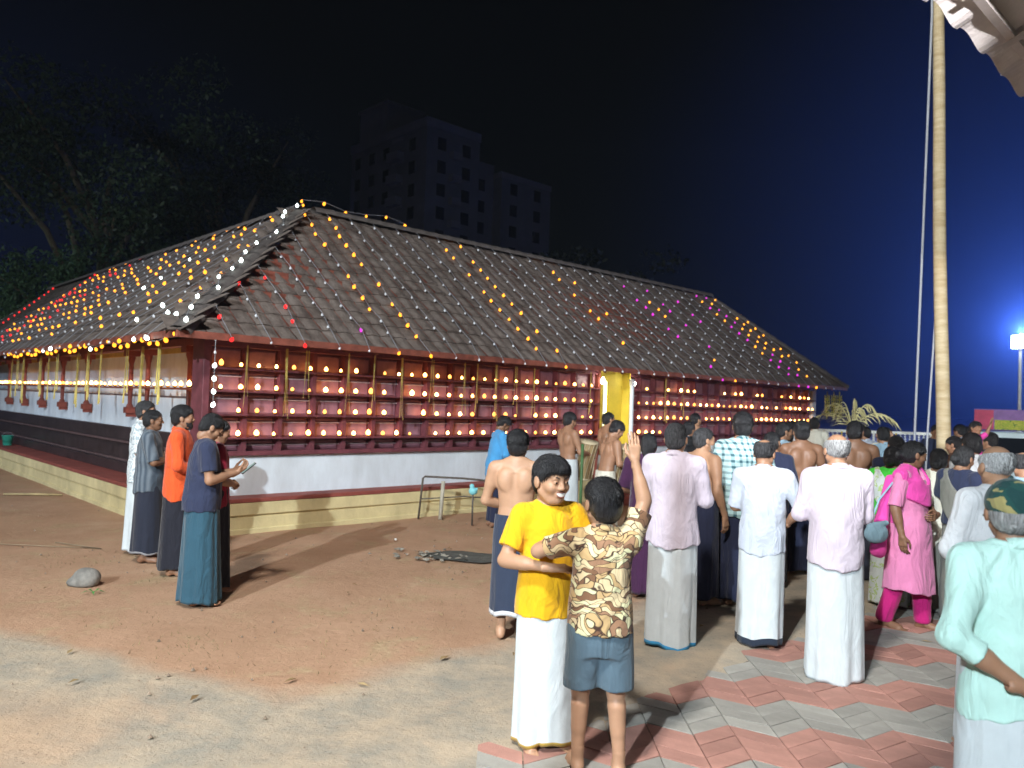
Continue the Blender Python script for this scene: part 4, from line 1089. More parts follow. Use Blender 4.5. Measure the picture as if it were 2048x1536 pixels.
# ------------------------------------------------------------------ porch roof overhead, right
def porch():
    u = Vector((.7254, .6883, 0)); w = Vector((-.6883, .7254, 0))
    t = empty('porch_roof', (2.25, 3.80, 3.60), math.atan2(u.y, u.x)); tag(t, 'tiled eave of a porch roof jutting overhead, seen from below', 'roof')
    # local x along the eave, local -y up the slope (away from the yard)
    mT = mat('porch_tile', (.58, .52, .49), .85, .18, 3.0, .2, 40.0); mB = mat('porch_board', (.50, .54, .50), .7, .1, 4.0); mBt = mat('porch_batten', (.48, .42, .39), .8, .15, 5.0)
    pit = math.tan(R(24)); g = random.Random(4)
    mb = MB(); n = 8; W, D = .355, .40
    for zz in (0, .016):
        for yy in (0, -D):
            for k in range(n + 1):
                x = W * 1.06 * k / n; ph = k / n
                hh = .020 * max(0, math.sin(math.pi * min(1, ph * 1.6)))**1 if ph < .62 else -.012 * math.sin(math.pi * (ph - .62) / .38)
                mb.v.append((x, yy, hh + zz + (-yy) * pit))
    r = n + 1
    for k in range(n):
        mb.f += [(k, r + k, r + k + 1, k + 1), (2*r + k, 2*r + k + 1, 3*r + k + 1, 3*r + k), (k, k + 1, 2*r + k + 1, 2*r + k)]
    mb.f += [(0, 2*r, 3*r, r), (n, r + n, 3*r + n, 2*r + n)]
    me = mb.mesh('tile', mT)
    for row in range(5):
        for c in range(-12, 12):
            mobj('tile', me, t, (c * W, -row * .33 + g.uniform(-.012, .012), row * .33 * pit + .02 * 0 + row * .004), (g.uniform(-.02, .02), g.uniform(-.015, .015), g.uniform(-.015, .015)))
    for row in range(5):
        y = -.14 - row * .33; z = -y * pit
        MB().box(-2.9, 2.9, y - .02, y + .02, z - .045, z - .012).obj('batten', mBt, t)
    y = -.36; z = -y * pit; MB().box(-2.9, 2.9, y - .05, y + .05, z - .16, z - .05).obj('purlin', mB, t); 
    for c in range(-4, 5):
        x = c * .62
        MB().hexa([(x - .03, -1.7, 1.7*pit - .13), (x + .03, -1.7, 1.7*pit - .13), (x + .03, -.1, .1*pit - .13 + .08), (x - .03, -.1, .1*pit - .13 + .08), (x - .03, -1.7, 1.7*pit - .05), (x + .03, -1.7, 1.7*pit - .05), (x + .03, -.1, .1*pit - .05), (x - .03, -.1, .1*pit - .05)]).obj('rafter', mBt, t)
    # posts that carry it, behind the viewer's right
    for x in (-2.6, 2.8):
        MB().box(x - .1, x + .1, -1.75, -1.55, -3.6, .62).obj('post', mB, t)
    # corner ornament tips under the tile ends
porch()

# ------------------------------------------------------------------ the floodlight in view, two added fill lamps, van and stall board
flood('stage_floodlight', (15.65, 24.0, 4.2), (4.0, 2.0, 1.0), 600000, (.08, .20, .95), 108, 'dazzling blue-white floodlight on a white mast beyond the crowd', .12, (.74, .64, .10), 90.0, (.24, .19), (.75, .86, 1.0))
flood('tree_fill', (-30.0, 25.0, 3.0), (-15.0, 33.0, 7.0), 1000, (.55, .95, .8), 80, 'unseen cool floodlight added to tint the trees beyond the veranda', .12)  # added lamp out of view, gives the dim crowns a greenish light
flood('sky_fill', (-38.0, 36.0, 6.0), (-20.0, 60.0, 6.0), 150000, (.14, .25, 1.0), 80, 'unseen blue floodlight added to colour the haze behind the trees', .12, (-.5, .85, .15))  # added lamp out of view, its beam turns the left haze navy
def van():
    t = empty('van', (12.0, 17.2, 0), R(-18)); tag(t, 'pale van parked beyond the crowd beside the floodlight mast', 'van')
    m = mat('van_paint', (.55, .66, .68), .3, .05); mg = mat('van_glass', (.012, .015, .02), .08, spec=.6); mt = mat('tyre', (.02, .02, .02), .9)
    mb = MB(); prof = [(-1.9, .35), (1.9, .35), (1.95, .95), (1.55, 1.42), (1.2, 1.52), (-1.75, 1.52), (-1.95, 1.3)]
    n = len(prof)
    for y, k in ((-.8, .0), (-.72, .06), (.72, .06), (.8, 0)):
        pass
    for y in (-.78, .78):
        for x, z in prof: mb.v.append((x, y * (1 if z < 1.2 else .9), z))
    mb.f = [tuple(range(n))[::-1], tuple(range(n, 2*n))] + [(i, (i+1) % n, n + (i+1) % n, n + i) for i in range(n)]
    bevel(mb.obj('body', m, t), .05, 3)
    for side in (-1, 1):
        for x0, x1 in ((-1.6, -.65), (-.55, .35), (.45, 1.2)):
            MB().hexa([(x0, side*.745, .98), (x1, side*.745, .98), (x1, side*.752, .98), (x0, side*.752, .98), (x0 + .04, side*.715, 1.40), (x1 - .06, side*.715, 1.40), (x1 - .06, side*.73, 1.40), (x0 + .04, side*.73, 1.40)]).obj('window', mg, t)
        for x in (-1.2, 1.25):
            w = MB().tube([(x, side*.62, .32), (x, side*.80, .32)], .32, 18).obj('wheel', mt, t)
            MB().tube([(0, side*.79, 0), (0, side*.81, 0)], .18, 14).obj('rim', mat('rim', (.5, .5, .5), .4, metal=.6), w, loc=(x, 0, .32))
    MB().hexa([(1.93, -.66, 1.0), (1.95, -.66, 1.0), (1.95, .66, 1.0), (1.93, .66, 1.0), (1.58, -.6, 1.40), (1.60, -.6, 1.42), (1.60, .6, 1.42), (1.58, .6, 1.40)]).obj('windscreen', mg, t)
    for y in (-.55, .55): MB().tube([(1.9, y, .7), (1.97, y, .7)], .09, 12).obj('headlight', mat('lamp_glass', (.6, .6, .58), .2), t)
van()
def board():
    t = empty('stall_board', (11.6, 17.6, 0), R(-25)); tag(t, 'colourful stall hoarding with red and yellow-green panels above the van', 'stall')
    for x in (-.95, 1.2): MB().box(x - .03, x + .03, -.03, .03, 0, 2.0).obj('leg', mWire, t)
    MB().box(-1.0, 1.4, -.02, .02, 1.55, 2.02).obj('panel', mat('board_purple', (.20, .10, .28), .6, .2), t)
    MB().box(-1.0, -.62, -.045, -.024, 1.56, 2.00).obj('panel', mat('board_red', (.42, .04, .10), .6, .2), t)
    MB().box(-.6, 1.3, -.045, -.024, 1.56, 1.78).obj('panel', blotch_mat('board_green', ((.3, .36, .08), ((.0, (.30, .36, .06)), (.5, (.45, .42, .08)), (.6, (.12, .2, .05)))), 14), t)
board()

# ------------------------------------------------------------------ fronds, garlands at the end of the temple
def fronds():
    g = random.Random(8); m = mat('tender_palm', (.74, .68, .34), .7, .15, 6.0)
    t = empty('palm_decoration', (7.65, 17.5, 0)); tag(t, 'spray of pale tender coconut fronds on a post by the temple end', 'palm fronds')
    MB().tube([(0, 0, 0), (0, 0, 1.3)], [.05, .04], 8).obj('stem', m, t, True)
    for k, (az, reach, up) in enumerate(((-1.15, .50, .95), (-.55, .55, 1.0), (.1, .25, 1.15), (.5, .7, .95), (.95, .75, .6), (-1.6, .6, .55), (2.6, .4, .8), (3.6, .4, .8))):
        dx, dy = math.sin(az), -.25 * math.cos(az); sp = []
        for i in range(12):
            f = i / 11; sp.append(Vector((dx * reach * 1.35 * f, dy * reach * f, 1.50 + 1.5 * up * f - 1.15 * up * f**2.4)))
        mb = MB(); mb.tube(sp, [.012 * (1 - .8 * i / 11) + .003 for i in range(12)], 5)
        for i in range(1, 12):
            for side in (-1, 1):
                for q in (0,):
                    p = sp[i - 1].lerp(sp[i], q) if q else sp[i]
                    d = Vector((dx * .3 + side * .10 * abs(math.cos(az)) + g.uniform(-.05, .05), side * .18, -.34 + .30 * (1 - i / 11))) * (1.25 - .4 * i / 11)
                    e = p + d * .9; wv = Vector((.011, 0, .011)); b = len(mb.v)
                    mid = p.lerp(e, .5) + Vector((0, 0, .05))
                    mb.v += [tuple(p - wv), tuple(p + wv), tuple(mid + wv), tuple(mid - wv), tuple(e)]
                    mb.f += [(b, b+1, b+2, b+3), (b+3, b+2, b+4)]
        mb.obj('frond', m, t)
    t = empty('garland_screen', (7.35, 17.15, 0), R(-6)); tag(t, 'low screen hung with white and yellow flower garlands', 'garland')
    mw = mat('white_flower', (.72, .74, .70), .8, .1); my = mat('yellow_flower', (.62, .46, .05), .8, .15)
    MB().box(-.6, 1.9, -.02, .02, 1.40, 1.46).obj('rail', mw, t)
    for x in (-.55, .6, 1.8): MB().box(x - .02, x + .02, -.02, .02, 0, 1.40).obj('leg', mw, t)
    for i in range(26):
        x = -.56 + i * .095; L = g.uniform(.35, .55)
        mb = MB()
        for q in range(int(L / .05)): mb.lathe([(.004, -.022), (.024, -.008), (.024, .008), (.004, .022)], 6, (x + g.uniform(-.005, .005), -.04, 1.40 - q * .05))
        mb.obj('garland', my if i % 4 == 1 else mw, t, True)
    b = empty('banana_bunch', TW(17.55, -.15, 0)); tag(b, 'yellow-green banana bunches hanging under the roof end', 'bananas')
    mg = mat('banana', (.36, .34, .07), .6, .2, 6.0)
    for x in (-.10, .08, .24):
        mb = MB(); mb.tube([(x, 0, 2.42), (x, 0, 1.65)], .015, 6)
        for q in range(7):
            for k in range(6):
                a = k * 1.05 + q * .5; r = .06; z = 2.28 - q * .085
                mb.tube([(x + .015 * math.cos(a), .015 * math.sin(a), z), (x + r * math.cos(a), r * math.sin(a), z - .03), (x + r * 1.05 * math.cos(a), r * 1.05 * math.sin(a), z + .04)], [.010, .016, .006], 5)
        mb.obj('bunch', mg, b, True)
fronds()

# ------------------------------------------------------------------ small things in the yard
def small_things():
    m = mat('rusty_pipe', (.10, .085, .07), .6, .3, 10.0); 
    t = empty('pipe_barrier', (-1.30, 11.93, 0)); tag(t, 'thin bent metal pipe barrier standing before the cream plinth', 'barrier')
    MB().tube([(-.06, 0, 0), (-.01, 0, .62), (.02, .01, .645), (.60, .35, .60), (1.25, .30, .56)], .016, 8).obj('top_rail', m, t, True)
    MB().tube([(.27, .02, 0), (.30, .02, .58)], .030, 8).obj('leg', mat('pale_pipe', (.45, .42, .34), .7, .2), t, True)
    MB().tube([(-.03, .02, .30), (.62, .36, .32), (1.25, .31, .30)], .010, 6).obj('cross_rail', m, t, True)
    MB().tube([(1.25, .30, 0), (1.25, .30, .57)], .016, 8).obj('leg', m, t, True)
    t = empty('water_tap', (-.52, 11.45, 0)); tag(t, 'short tap standpipe with a cyan plastic bag tied over it', 'tap')
    MB().tube([(0, 0, 0), (0, 0, .50)], .014, 8).obj('standpipe', m, t, True)
    F = Field((-.1, -.1, .38), (.1, .1, .66), .008); F.ell((0, 0, .50), (.062, .05, .055), 0); F.ell((-.02, 0, .57), (.035, .03, .035), .02); F.rc((.03, 0, .50), (.06, -.01, .54), .03, .012, .02)
    w = waves(2, 8, (40, 110), 1); F.disp(lambda x, y, z: .008 * w(x, y, z)); v, q = F.mesh()
    mobj('plastic_bag', mesh_np('plastic_bag', v, q, mat('cyan_plastic', (.22, .60, .66), .3, .2, 12), True), t)
    F = Field((-.05, -.05, 0), (.05, .05, .1), .008); F.ell((0, 0, .05), (.04, .03, .03), 0); F.disp(lambda x, y, z: .008 * w(x, y, z)); v, q = F.mesh()
    o = mobj('plastic_wrap', mesh_np('plastic_wrap', v, q, mat('clear_plastic', (.55, .62, .62), .3), True), None, (-.12, 12.2, .52)); tag(o, 'crumpled pale plastic wrap caught on the pipe barrier rail', 'plastic wrap')
    # stone
    F = Field((-.22, -.16, -.02), (.22, .16, .2), .012); F.ell((.0, 0, .05), (.125, .10, .105), 0); F.ell((-.08, 0, .02), (.09, .09, .05), .03); F.ell((.05, -.02, .07), (.06, .06, .05), .02)
    w = waves(6, 10, (14, 50), 1); F.disp(lambda x, y, z: .014 * w(x, y, z)); F.cut(lambda x, y, z: z + .01 + 0*x + 0*y); v, q = F.mesh()
    o = mobj('stone', mesh_np('stone', v, q, mat('grey_stone', (.21, .20, .18), .9, .3, 9.0, .5, 30.0), False), None, (-3.88, 7.27, 0)); tag(o, 'lumpy grey stone lying on the brown soil', 'stone')
    mb = MB(); 
    for i in range(5):
        a = i * 1.3; b = len(mb.v); mb.v += [(0, 0, .01), (.06 * math.cos(a) - .012 * math.sin(a), .06 * math.sin(a) + .012 * math.cos(a), .03), (.11 * math.cos(a), .11 * math.sin(a), .012), (.06 * math.cos(a) + .012 * math.sin(a), .06 * math.sin(a) - .012 * math.cos(a), .03)]; mb.f.append((b, b+1, b+2, b+3))
    o = mb.obj('weed', mat('weed_green', (.06, .22, .05), .6, .2), None, loc=(-3.66, 6.98, -.005)); tag(o, 'small bright green weed sprouting beside the grey stone', 'weed')
    # bucket on the ledge
    t = empty('bucket', TW(.22, 11.45, .455)); tag(t, 'small green plastic bucket on the red ledge of the veranda', 'bucket'); t.scale = (1, 1, 1)
    g = mat('green_plastic', (.03, .30, .22), .4, .1)
    MB().lathe([(.085, 0), (.09, .005), (.115, .21), (.125, .215), (.125, .23), (.11, .23), (.10, .05)], 20).obj('pail', g, t, True)
    MB().tube([(.12 * math.cos(a), 0, .21 + .10 * math.sin(a)) for a in np.linspace(0, math.pi, 10)], .004, 5).obj('handle', mWire, t)
    o = MB().tube([(-8.45, 13.11, .012), (-8.0, 13.17, .018), (-7.55, 13.25, .012)], [.018, .022, .016], 7).obj('stick', mat('dry_stick', (.42, .33, .17), .8, .2), None, True); tag(o, 'pale dry stick lying on the soil by the plinth', 'stick')
    o = MB().tube([(-5.3, 9.2, .004), (-4.6, 8.9, .006), (-5.9, 9.0, .004)], .006, 5).obj('thin_cord', mat('pale_cord', (.40, .30, .2), .8), None, True); tag(o, 'thin pale cord lying across the soil', 'cord')
    # crumpled debris patch near the centre of the yard
    mb = MB(); g2 = random.Random(2)
    for i in range(46):
        x, y = g2.gauss(0, .28), g2.gauss(0, .16); r = g2.uniform(.015, .05); b = len(mb.v); k = 5
        mb.v += [(x + r * math.cos(a) * g2.uniform(.6, 1.3), y + r * math.sin(a) * g2.uniform(.6, 1.3), g2.uniform(.0, .03)) for a in np.linspace(0, 6.28, k, endpoint=False)] + [(x, y, r * .7)]
        mb.f += [(b + q, b + (q+1) % k, b + k) for q in range(k)]
    o = mb.obj('rubble', mat('rubble_grey', (.25, .23, .19), .9, .4, 6.0), None, loc=(-.95, 9.1, 0)); tag(o, 'scatter of pale rubble and leaves around the old ash patch', 'rubble', kind='stuff')
    n = 28; v = [(0, 0, .010)] + [((.52 + .10 * math.sin(3*a) + .05 * math.sin(7*a)) * math.cos(a), (.30 + .06 * math.sin(4*a)) * math.sin(a), .002) for a in np.linspace(0, 6.283, n, endpoint=False)]
    o = mobj('ash_patch', mesh_np('ash_patch', v, [(0, 1 + i, 1 + (i+1) % n) for i in range(n)], mat('ash', (.085, .085, .075), .95, .4, 7.0, .5, 40.0), True), None, (-.45, 9.12, .004)); tag(o, 'dark grey ash patch on the soil near the plinth', 'ash')
    o = MB().tube([(1.03, 11.2, 0), (1.04, 11.2, 1.25)], .022, 8).obj('green_pole', mat('green_stem', (.06, .14, .05), .6, .2), None, True); tag(o, 'slim green stem pole standing beside the drummers', 'pole')
    F = Field((-.03, -.03, 0), (.03, .03, .06), .006); F.ell((0, 0, .02), (.02, .02, .018), 0); v, q = F.mesh()
    o = mobj('pebble', mesh_np('pebble', v, q, mat('white_pebble', (.6, .58, .52), .8), True), None, (-1.42, 10.0, 0)); tag(o, 'single white pebble on the soil before the cream plinth', 'pebble')
small_things()

# ------------------------------------------------------------------ apartment block behind, unlit
def apartment():
    t = empty('apartment_block', (-12.6, 105, 0), TA); tag(t, 'unlit multi-storey apartment block rising behind the temple roof', 'building')
    mw = mat('apt_wall', (.17, .165, .18), .9, .12, .3); md = mat('apt_glass', (.02, .022, .03), .15, spec=.5); mb_ = mat('apt_band', (.22, .21, .23), .9, .1, .3)
    def B(n, b, m): mb = MB(); mb.box(*b); return mb.obj(n, m, t)
    B('wall', (0, 9.5, 0, 19, 0, 39.2), mw); B('wall', (9.5, 14.5, 2.4, 17, 0, 37.5), mw); B('wall', (14.5, 25, .6, 18, 0, 35.5), mw)
    B('parapet', (-.15, 9.6, -.15, 19.1, 39.2, 40.4), mb_); B('parapet', (14.4, 25.1, .5, 18.1, 35.5, 36.3), mb_)
    B('tower', (1.5, 8, 12.0, 19.3, 40.4, 45.8), mb_); B('tower_roof', (1.3, 8.2, 11.8, 19.5, 45.8, 46.2), mb_)
    me_s = MB().box(-.06, .02, -.7, .7, 0, 1.7).mesh('window', md); me_f = MB().box(-.7, .7, -.06, .02, 0, 1.7).mesh('window', md)
    for fl in range(12):
        z = 1.2 + fl * 3.2
        for y in (3.2, 9.6, 13.2, 17.0): mobj('window', me_s, t, (-.03, y, z))
        for x in (2.6, 7.0): mobj('window', me_f, t, (x, -.03, z))
        if fl < 11:
            mobj('window', me_f, t, (12.0, 2.37, z)); mobj('window', me_f, t, (17.0, .57, z)); mobj('window', me_f, t, (22.0, .57, z))
        B('floor_band', (-.12, 0, 5.4, 8.0, z + 2.0, z + 2.5), mb_); B('balcony', (-1.1, 0, 5.4, 8.0, z - .9, z + .25), mb_); B('balcony_slab', (4.0, 5.6, -.9, 0, z - .9, z + .1), mb_)
apartment()

# ------------------------------------------------------------------ trees
def tree(name, loc, ht, crown, seed, label, n=5200, leaf=.22, rgb=(.05, .085, .035), group=None, trunk=True):
    g = random.Random(seed); t = empty(name, (loc[0], loc[1], 0)); tag(t, label, 'tree', group)
    mb = MB(); tips = []
    mb.tube([(0, 0, -.1), (.1, .05, ht * .25), (-.1, .1, ht * .55), (.1, 0, ht * .75)], [ht * .03, ht * .024, ht * .016, ht * .006], 9)
    for k in range(9):
        a = g.uniform(0, 6.28); z0 = ht * g.uniform(.22, .6); rr = crown * g.uniform(.5, .95)
        e = Vector((rr * math.cos(a), rr * math.sin(a), ht * g.uniform(.5, .92))); mid = Vector((e.x * .45, e.y * .45, z0 + (e.z - z0) * .62))
        mb.tube([(0, 0, z0), mid, e], [ht * .012, ht * .008, ht * .002], 6); tips += [mid.lerp(e, q) for q in (.35, .7, 1.0)]
    mb.obj('trunk', mat('bark', (.10, .075, .05), .9, .3, 4.0, .5, 20), t, True)
    tips += [Vector((g.gauss(0, crown * .35), g.gauss(0, crown * .35), ht * g.uniform(.62, 1.0))) for _ in range(12)]
    V = np.zeros((n * 4, 3)); rs = np.random.RandomState(seed); cl = [(p, crown * g.uniform(.14, .30)) for p in tips for _ in range(2)]
    cl = [(p + Vector((g.gauss(0, .4), g.gauss(0, .4), g.gauss(0, .3))) * crown * .22, r) for p, r in cl]
    per = n // len(cl); i = 0
    for p, r in cl:
        for _ in range(per):
            d = rs.randn(3); d /= np.linalg.norm(d); d *= r * rs.uniform(.25, 1)**.5; d[2] *= .7
            c = np.array(p) + d; a = rs.randn(3); a /= np.linalg.norm(a); b = np.cross(a, rs.randn(3)); b /= np.linalg.norm(b); s = leaf * rs.uniform(.6, 1.3)
            V[i:i+4] = (c - a * s, c + b * s * .45, c + a * s, c - b * s * .45); i += 4
    V = V[:i]; o = mobj('crown', mesh_np('crown', V, np.arange(i).reshape(-1, 4), mat('leaf_' + name, rgb, .6, .35, .5)), t)
tree('broad_tree', (-17.5, 33, 0), 14.5, 6.5, 3, 'broad dark tree looming behind the veranda roof', 15000, .11, (.022, .038, .016))
tree('broad_tree', (-17.0, 44, 0), 18.5, 6.0, 5, 'tallest dim tree behind the roof peak, left of the apartment block', 15000, .12, (.012, .020, .011))
tree('bushy_tree', (-17.5, 29.5, 0), 7.6, 3.2, 9, 'low bushy green tree just above the red-lit end of the roof', 9000, .09, (.045, .09, .04))
tree('dark_tree', (3.5, 52, 0), 12.5, 6, 11, 'dark tree behind the ridge below the apartment block', 5000, .2, (.012, .018, .010))

# ------------------------------------------------------------------ people
c_white = cloth('white_cotton', (.58, .60, .62)); c_white2 = cloth('white_shirt_pinkish', (.57, .50, .575)); c_white3 = cloth('white_shirt_cool', (.50, .545, .63)); c_mint = cloth('mint_shirt', (.50, .75, .68))
c_navy = cloth('navy_tee', (.028, .036, .075)); c_orange = cloth('orange_shirt', (.72, .10, .025)); c_maroon = cloth('maroon_shirt', (.30, .018, .045)); c_black = cloth('black_mundu', (.018, .019, .028))
c_dnavy = cloth('dark_navy', (.020, .025, .055)); c_teal = cloth('teal_blue_mundu', (.030, .085, .125)); c_blue = cloth('sky_blue_shirt', (.075, .33, .66)); c_yellow = cloth('yellow_tee', (.74, .40, .010)); c_grey = cloth('slate_shorts', (.085, .135, .175))
c_pink = cloth('light_pink', (.66, .22, .40)); c_hot = cloth('hot_pink', (.72, .07, .36)); c_mag = cloth('magenta', (.48, .015, .16)); c_green = cloth('bright_green', (.06, .55, .05)); c_gsari = cloth('grey_beige_sari', (.20, .20, .175)); c_cream = cloth('cream_cloth', (.66, .64, .54))
c_purple = cloth('dark_purple', (.05, .015, .05)); c_ltblue = cloth('light_blue', (.28, .42, .52)); c_rose = cloth('rose_tee', (.50, .10, .17)); c_brown = cloth('brown_cloth', (.12, .06, .04))
m_floral = leaf_print_mat('floral_print')
m_print = blotch_mat('white_print', ((.7, .7, .7), ((.0, (.35, .42, .46)), (.44, (.68, .72, .73)), (.60, (.40, .46, .50)))), 26, .6)
m_camo = blotch_mat('camo_cap', ((.02, .06, .05), ((.0, (.012, .05, .05)), (.50, (.015, .065, .058)), (.58, (.33, .29, .12)), (.68, (.02, .035, .04)))), 9, .8, (1, 1, 2))
m_check = check_mat('teal_check', (.52, .74, .76), (.05, .13, .16), 2 * math.pi / .055, .25); m_strp = stripe_mat('grey_stripe', (.055, .075, .10), (.14, .17, .20), 9.0)
m_sprint = blotch_mat('sari_print', ((.6, .65, .6), ((.0, (.55, .60, .58)), (.55, (.40, .52, .22)), (.63, (.60, .64, .62)))), 14, .8)
md_white = mundu_mat('white_mundu', (.56, .61, .63), (.62, .62, .6), .004); md_gold = mundu_mat('white_mundu_gold_border', (.56, .61, .63), (.50, .33, .06), .022); md_blue = mundu_mat('white_mundu_blue_border', (.56, .61, .63), (.05, .32, .62), .030); md_dark = mundu_mat('white_mundu_dark_border', (.56, .61, .63), (.02, .03, .05), .055)
md_navyw = mundu_mat('navy_mundu_white_border', (.030, .042, .075), (.6, .62, .64), .040); md_dk_w = mundu_mat('dark_mundu_pale_border', (.022, .026, .042), (.34, .34, .36), .022)
S = lambda m, **k: (m, k)

def beadband(info, add): pass
# group by the veranda corner
person('man in white patterned shirt and white mundu behind the striped-shirt man', (-4.13, 8.80), 1.69, 78, 1, ('front', 'front'), S(m_print, sleeve='half', hem=.78, collar=True), ('mundu', md_white), 'short', M_SALT, vox=.010, seed=1, face=True)
person('man in dark grey striped shirt with folded arms beside orange shirt', (-3.84, 8.35), 1.60, 72, 2, ('folded', 'folded'), S(m_strp, sleeve='half', hem=.78, collar=True), ('mundu', md_dk_w, dict(bottom=.10)), 'short', M_HAIR, vox=.010, seed=2, face=True, belly=.02)
person('bearded man in bright orange shirt and black mundu', (-3.29, 7.80), 1.66, 76, 1, ('front', 'front'), S(c_orange, sleeve='rolled', hem=.80, tail=-.05, collar=True), ('mundu', c_black, dict(bottom=.08)), 'thick', M_HAIR, vox=.010, seed=3, face=True, beard=M_HAIR)
def phone(info, add):
    k = info['k']; R4 = info['root'].matrix_basis
    o = bevel(MB().box(-.036, .036, -.075, .075, -.004, .004).obj('mobile_phone', mat('phone_black', (.02, .02, .025), .25), None), .003); tag(o, 'dark mobile phone held by the man in navy tee', 'phone')
    sc = MB().box(-.032, .032, -.068, .068, .0045, .0052).obj('screen', emat('phone_screen', (.45, .60, .55), .6), o)
    a, b = info['A'][1][1], info['A'][-1][1]
    p = Vector((a + b) / 2 * k) + Vector((0, .12, .03)) * k
    o.matrix_basis = Matrix.Translation(info['root'].location) @ Matrix.Rotation(info['root'].rotation_euler.z, 4, 'Z') @ Matrix.Translation(p) @ Matrix.Rotation(R(40), 4, 'X')
person('man in navy tee and teal-blue mundu looking down at a phone', (-2.64, 6.74), 1.62, 62, 1, ('phone', 'phone'), S(c_navy, sleeve='short', hem=.84, tail=.0), ('mundu', c_teal, dict(bottom=.03, flare=1.15)), 'short', M_HAIR, head=(0, -34), lean=.04, belly=.03, vox=.009, seed=4, face=True, extra=phone)
person('person in maroon shirt half hidden behind the navy-tee man', (-2.70, 7.18), 1.56, 60, 1, ('front', 'front'), S(c_maroon, sleeve='short', hem=.80), ('mundu', c_black), 'short', M_HAIR, head=(0, -15), vox=.012, seed=5)
# before the doorway
person('man in sky-blue shirt praying with bowed head by the barrier', (-.22, 11.45), 1.60, 72, 2, ('prayer', 'prayer'), S(c_blue, sleeve='long', hem=.80, collar=True, fit=.98), ('trousers', c_dnavy, dict(name='trousers')), 'thick', M_HAIR, head=(0, -38), lean=.16, vox=.013, seed=6)
person('bare-chested man with dark knee-folded mundu behind the yellow-shirt boy', (.06, 6.05), 1.58, 8, 3, ('front', 'front'), None, ('mundu', md_navyw, dict(bottom=.20, flare=1.1)), 'thick', M_HAIR, vox=.009, seed=7, wide=1.02)
def drum(info, add):
    root = info['root']; M = Matrix.Translation(root.location) @ Matrix.Rotation(root.rotation_euler.z, 4, 'Z')
    t = empty('drum'); t.matrix_basis = M @ Matrix.Translation((.04, .30, 1.0)) @ Matrix.Rotation(R(14), 4, 'Y'); tag(t, drum.label, 'drum', None)
    mb = MB().lathe([(.125, -.28), (.135, -.25), (.125, 0), (.135, .25), (.125, .28)], 18); mb.obj('shell', mat('drum_wood', (.30, .21, .10), .6, .25, 6.0), t, True)
    for z in (-.285, .265): MB().lathe([(.145, 0), (.152, .01), (.145, .02)], 18, (0, 0, z)).obj('rim', mat('drum_hide', (.55, .46, .30), .7), t, True)
    for i in range(14):
        a = i * 2 * math.pi / 14; MB().tube([(.15 * math.cos(a), .15 * math.sin(a), -.27), (.14 * math.cos(a + .22), .14 * math.sin(a + .22), 0), (.15 * math.cos(a + .45), .15 * math.sin(a + .45), .27)], .005, 4).obj('lace', mat('lace', (.5, .42, .28), .8), t)
drum.label = 'upright wooden drum slung before the drummer by the green pole'
person('bare-chested drummer in white mundu by the slim green pole', (.86, 11.6), 1.68, 60, 1, ('drum', 'drum'), None, ('mundu', md_white), 'thick', M_HAIR, vox=.013, seed=9, head=(0, -10), extra=drum)
person('bare-chested man standing right at the yellow doorway', (1.55, 12.5), 1.70, 70, 1, ('front', 'front'), None, ('mundu', md_white), 'short', M_HAIR, vox=.014, seed=10)
def drum2(info, add): drum.label = 'wooden drum tilted before the bowing drummer at the doorway'; drum(info, add)
person('bare-chested drummer bowing over a drum near the doorway', (1.26, 10.3), 1.60, 72, 1, ('drum', 'drum'), None, ('mundu', c_cream), 'thick', M_HAIR, vox=.013, seed=11, head=(0, -32), lean=.22, extra=drum2)
# the two boys
person('smiling boy in yellow tee and gold-bordered white mundu', (.22, 4.18), 1.475, 163, 0,
       (((-.27, .16, 1.20), (-.24, .36, 1.27), (.2, .9, .2), (.3, -.2, -.9), .5), ((.285, .03, 1.135), (.075, .26, 1.13), (-.95, .30, .0), (0, -.3, -.9), .7)),
       S(c_yellow, sleeve='short', hem=.80, tail=.0, fit=1.03, wrinkle=.8), ('mundu', md_gold, dict(bottom=.05, open=1.2)), 'boy', M_HAIR, head=(-14, -6), vox=.0075, seed=12, face=True, smile=True, headscale=1.25, belly=.02, wide=.92)
person('boy in brown floral shirt and slate shorts raising one arm', (.47, 3.85), 1.39, -4, 0,
       (((-.375, .13, 1.30), (-.27, .34, 1.33), (.1, 1, .1), (.6, 0, -.6), .5), ((.262, .06, 1.63), (.205, .09, 1.875), (-.06, .06, 1), (0, 1, -.1), .35)),
       S(m_floral, sleeve='short', hem=.86, tail=.0, fit=1.04, collar=True), ('shorts', c_grey, dict(bottom=.52, r=.108, r1=.088, name='shorts')), 'boy', M_HAIR, head=(-12, 2), vox=.0075, seed=13, headscale=1.28, wide=.92, feet=((-.11, .06, -6), (.13, -.02, 10)))
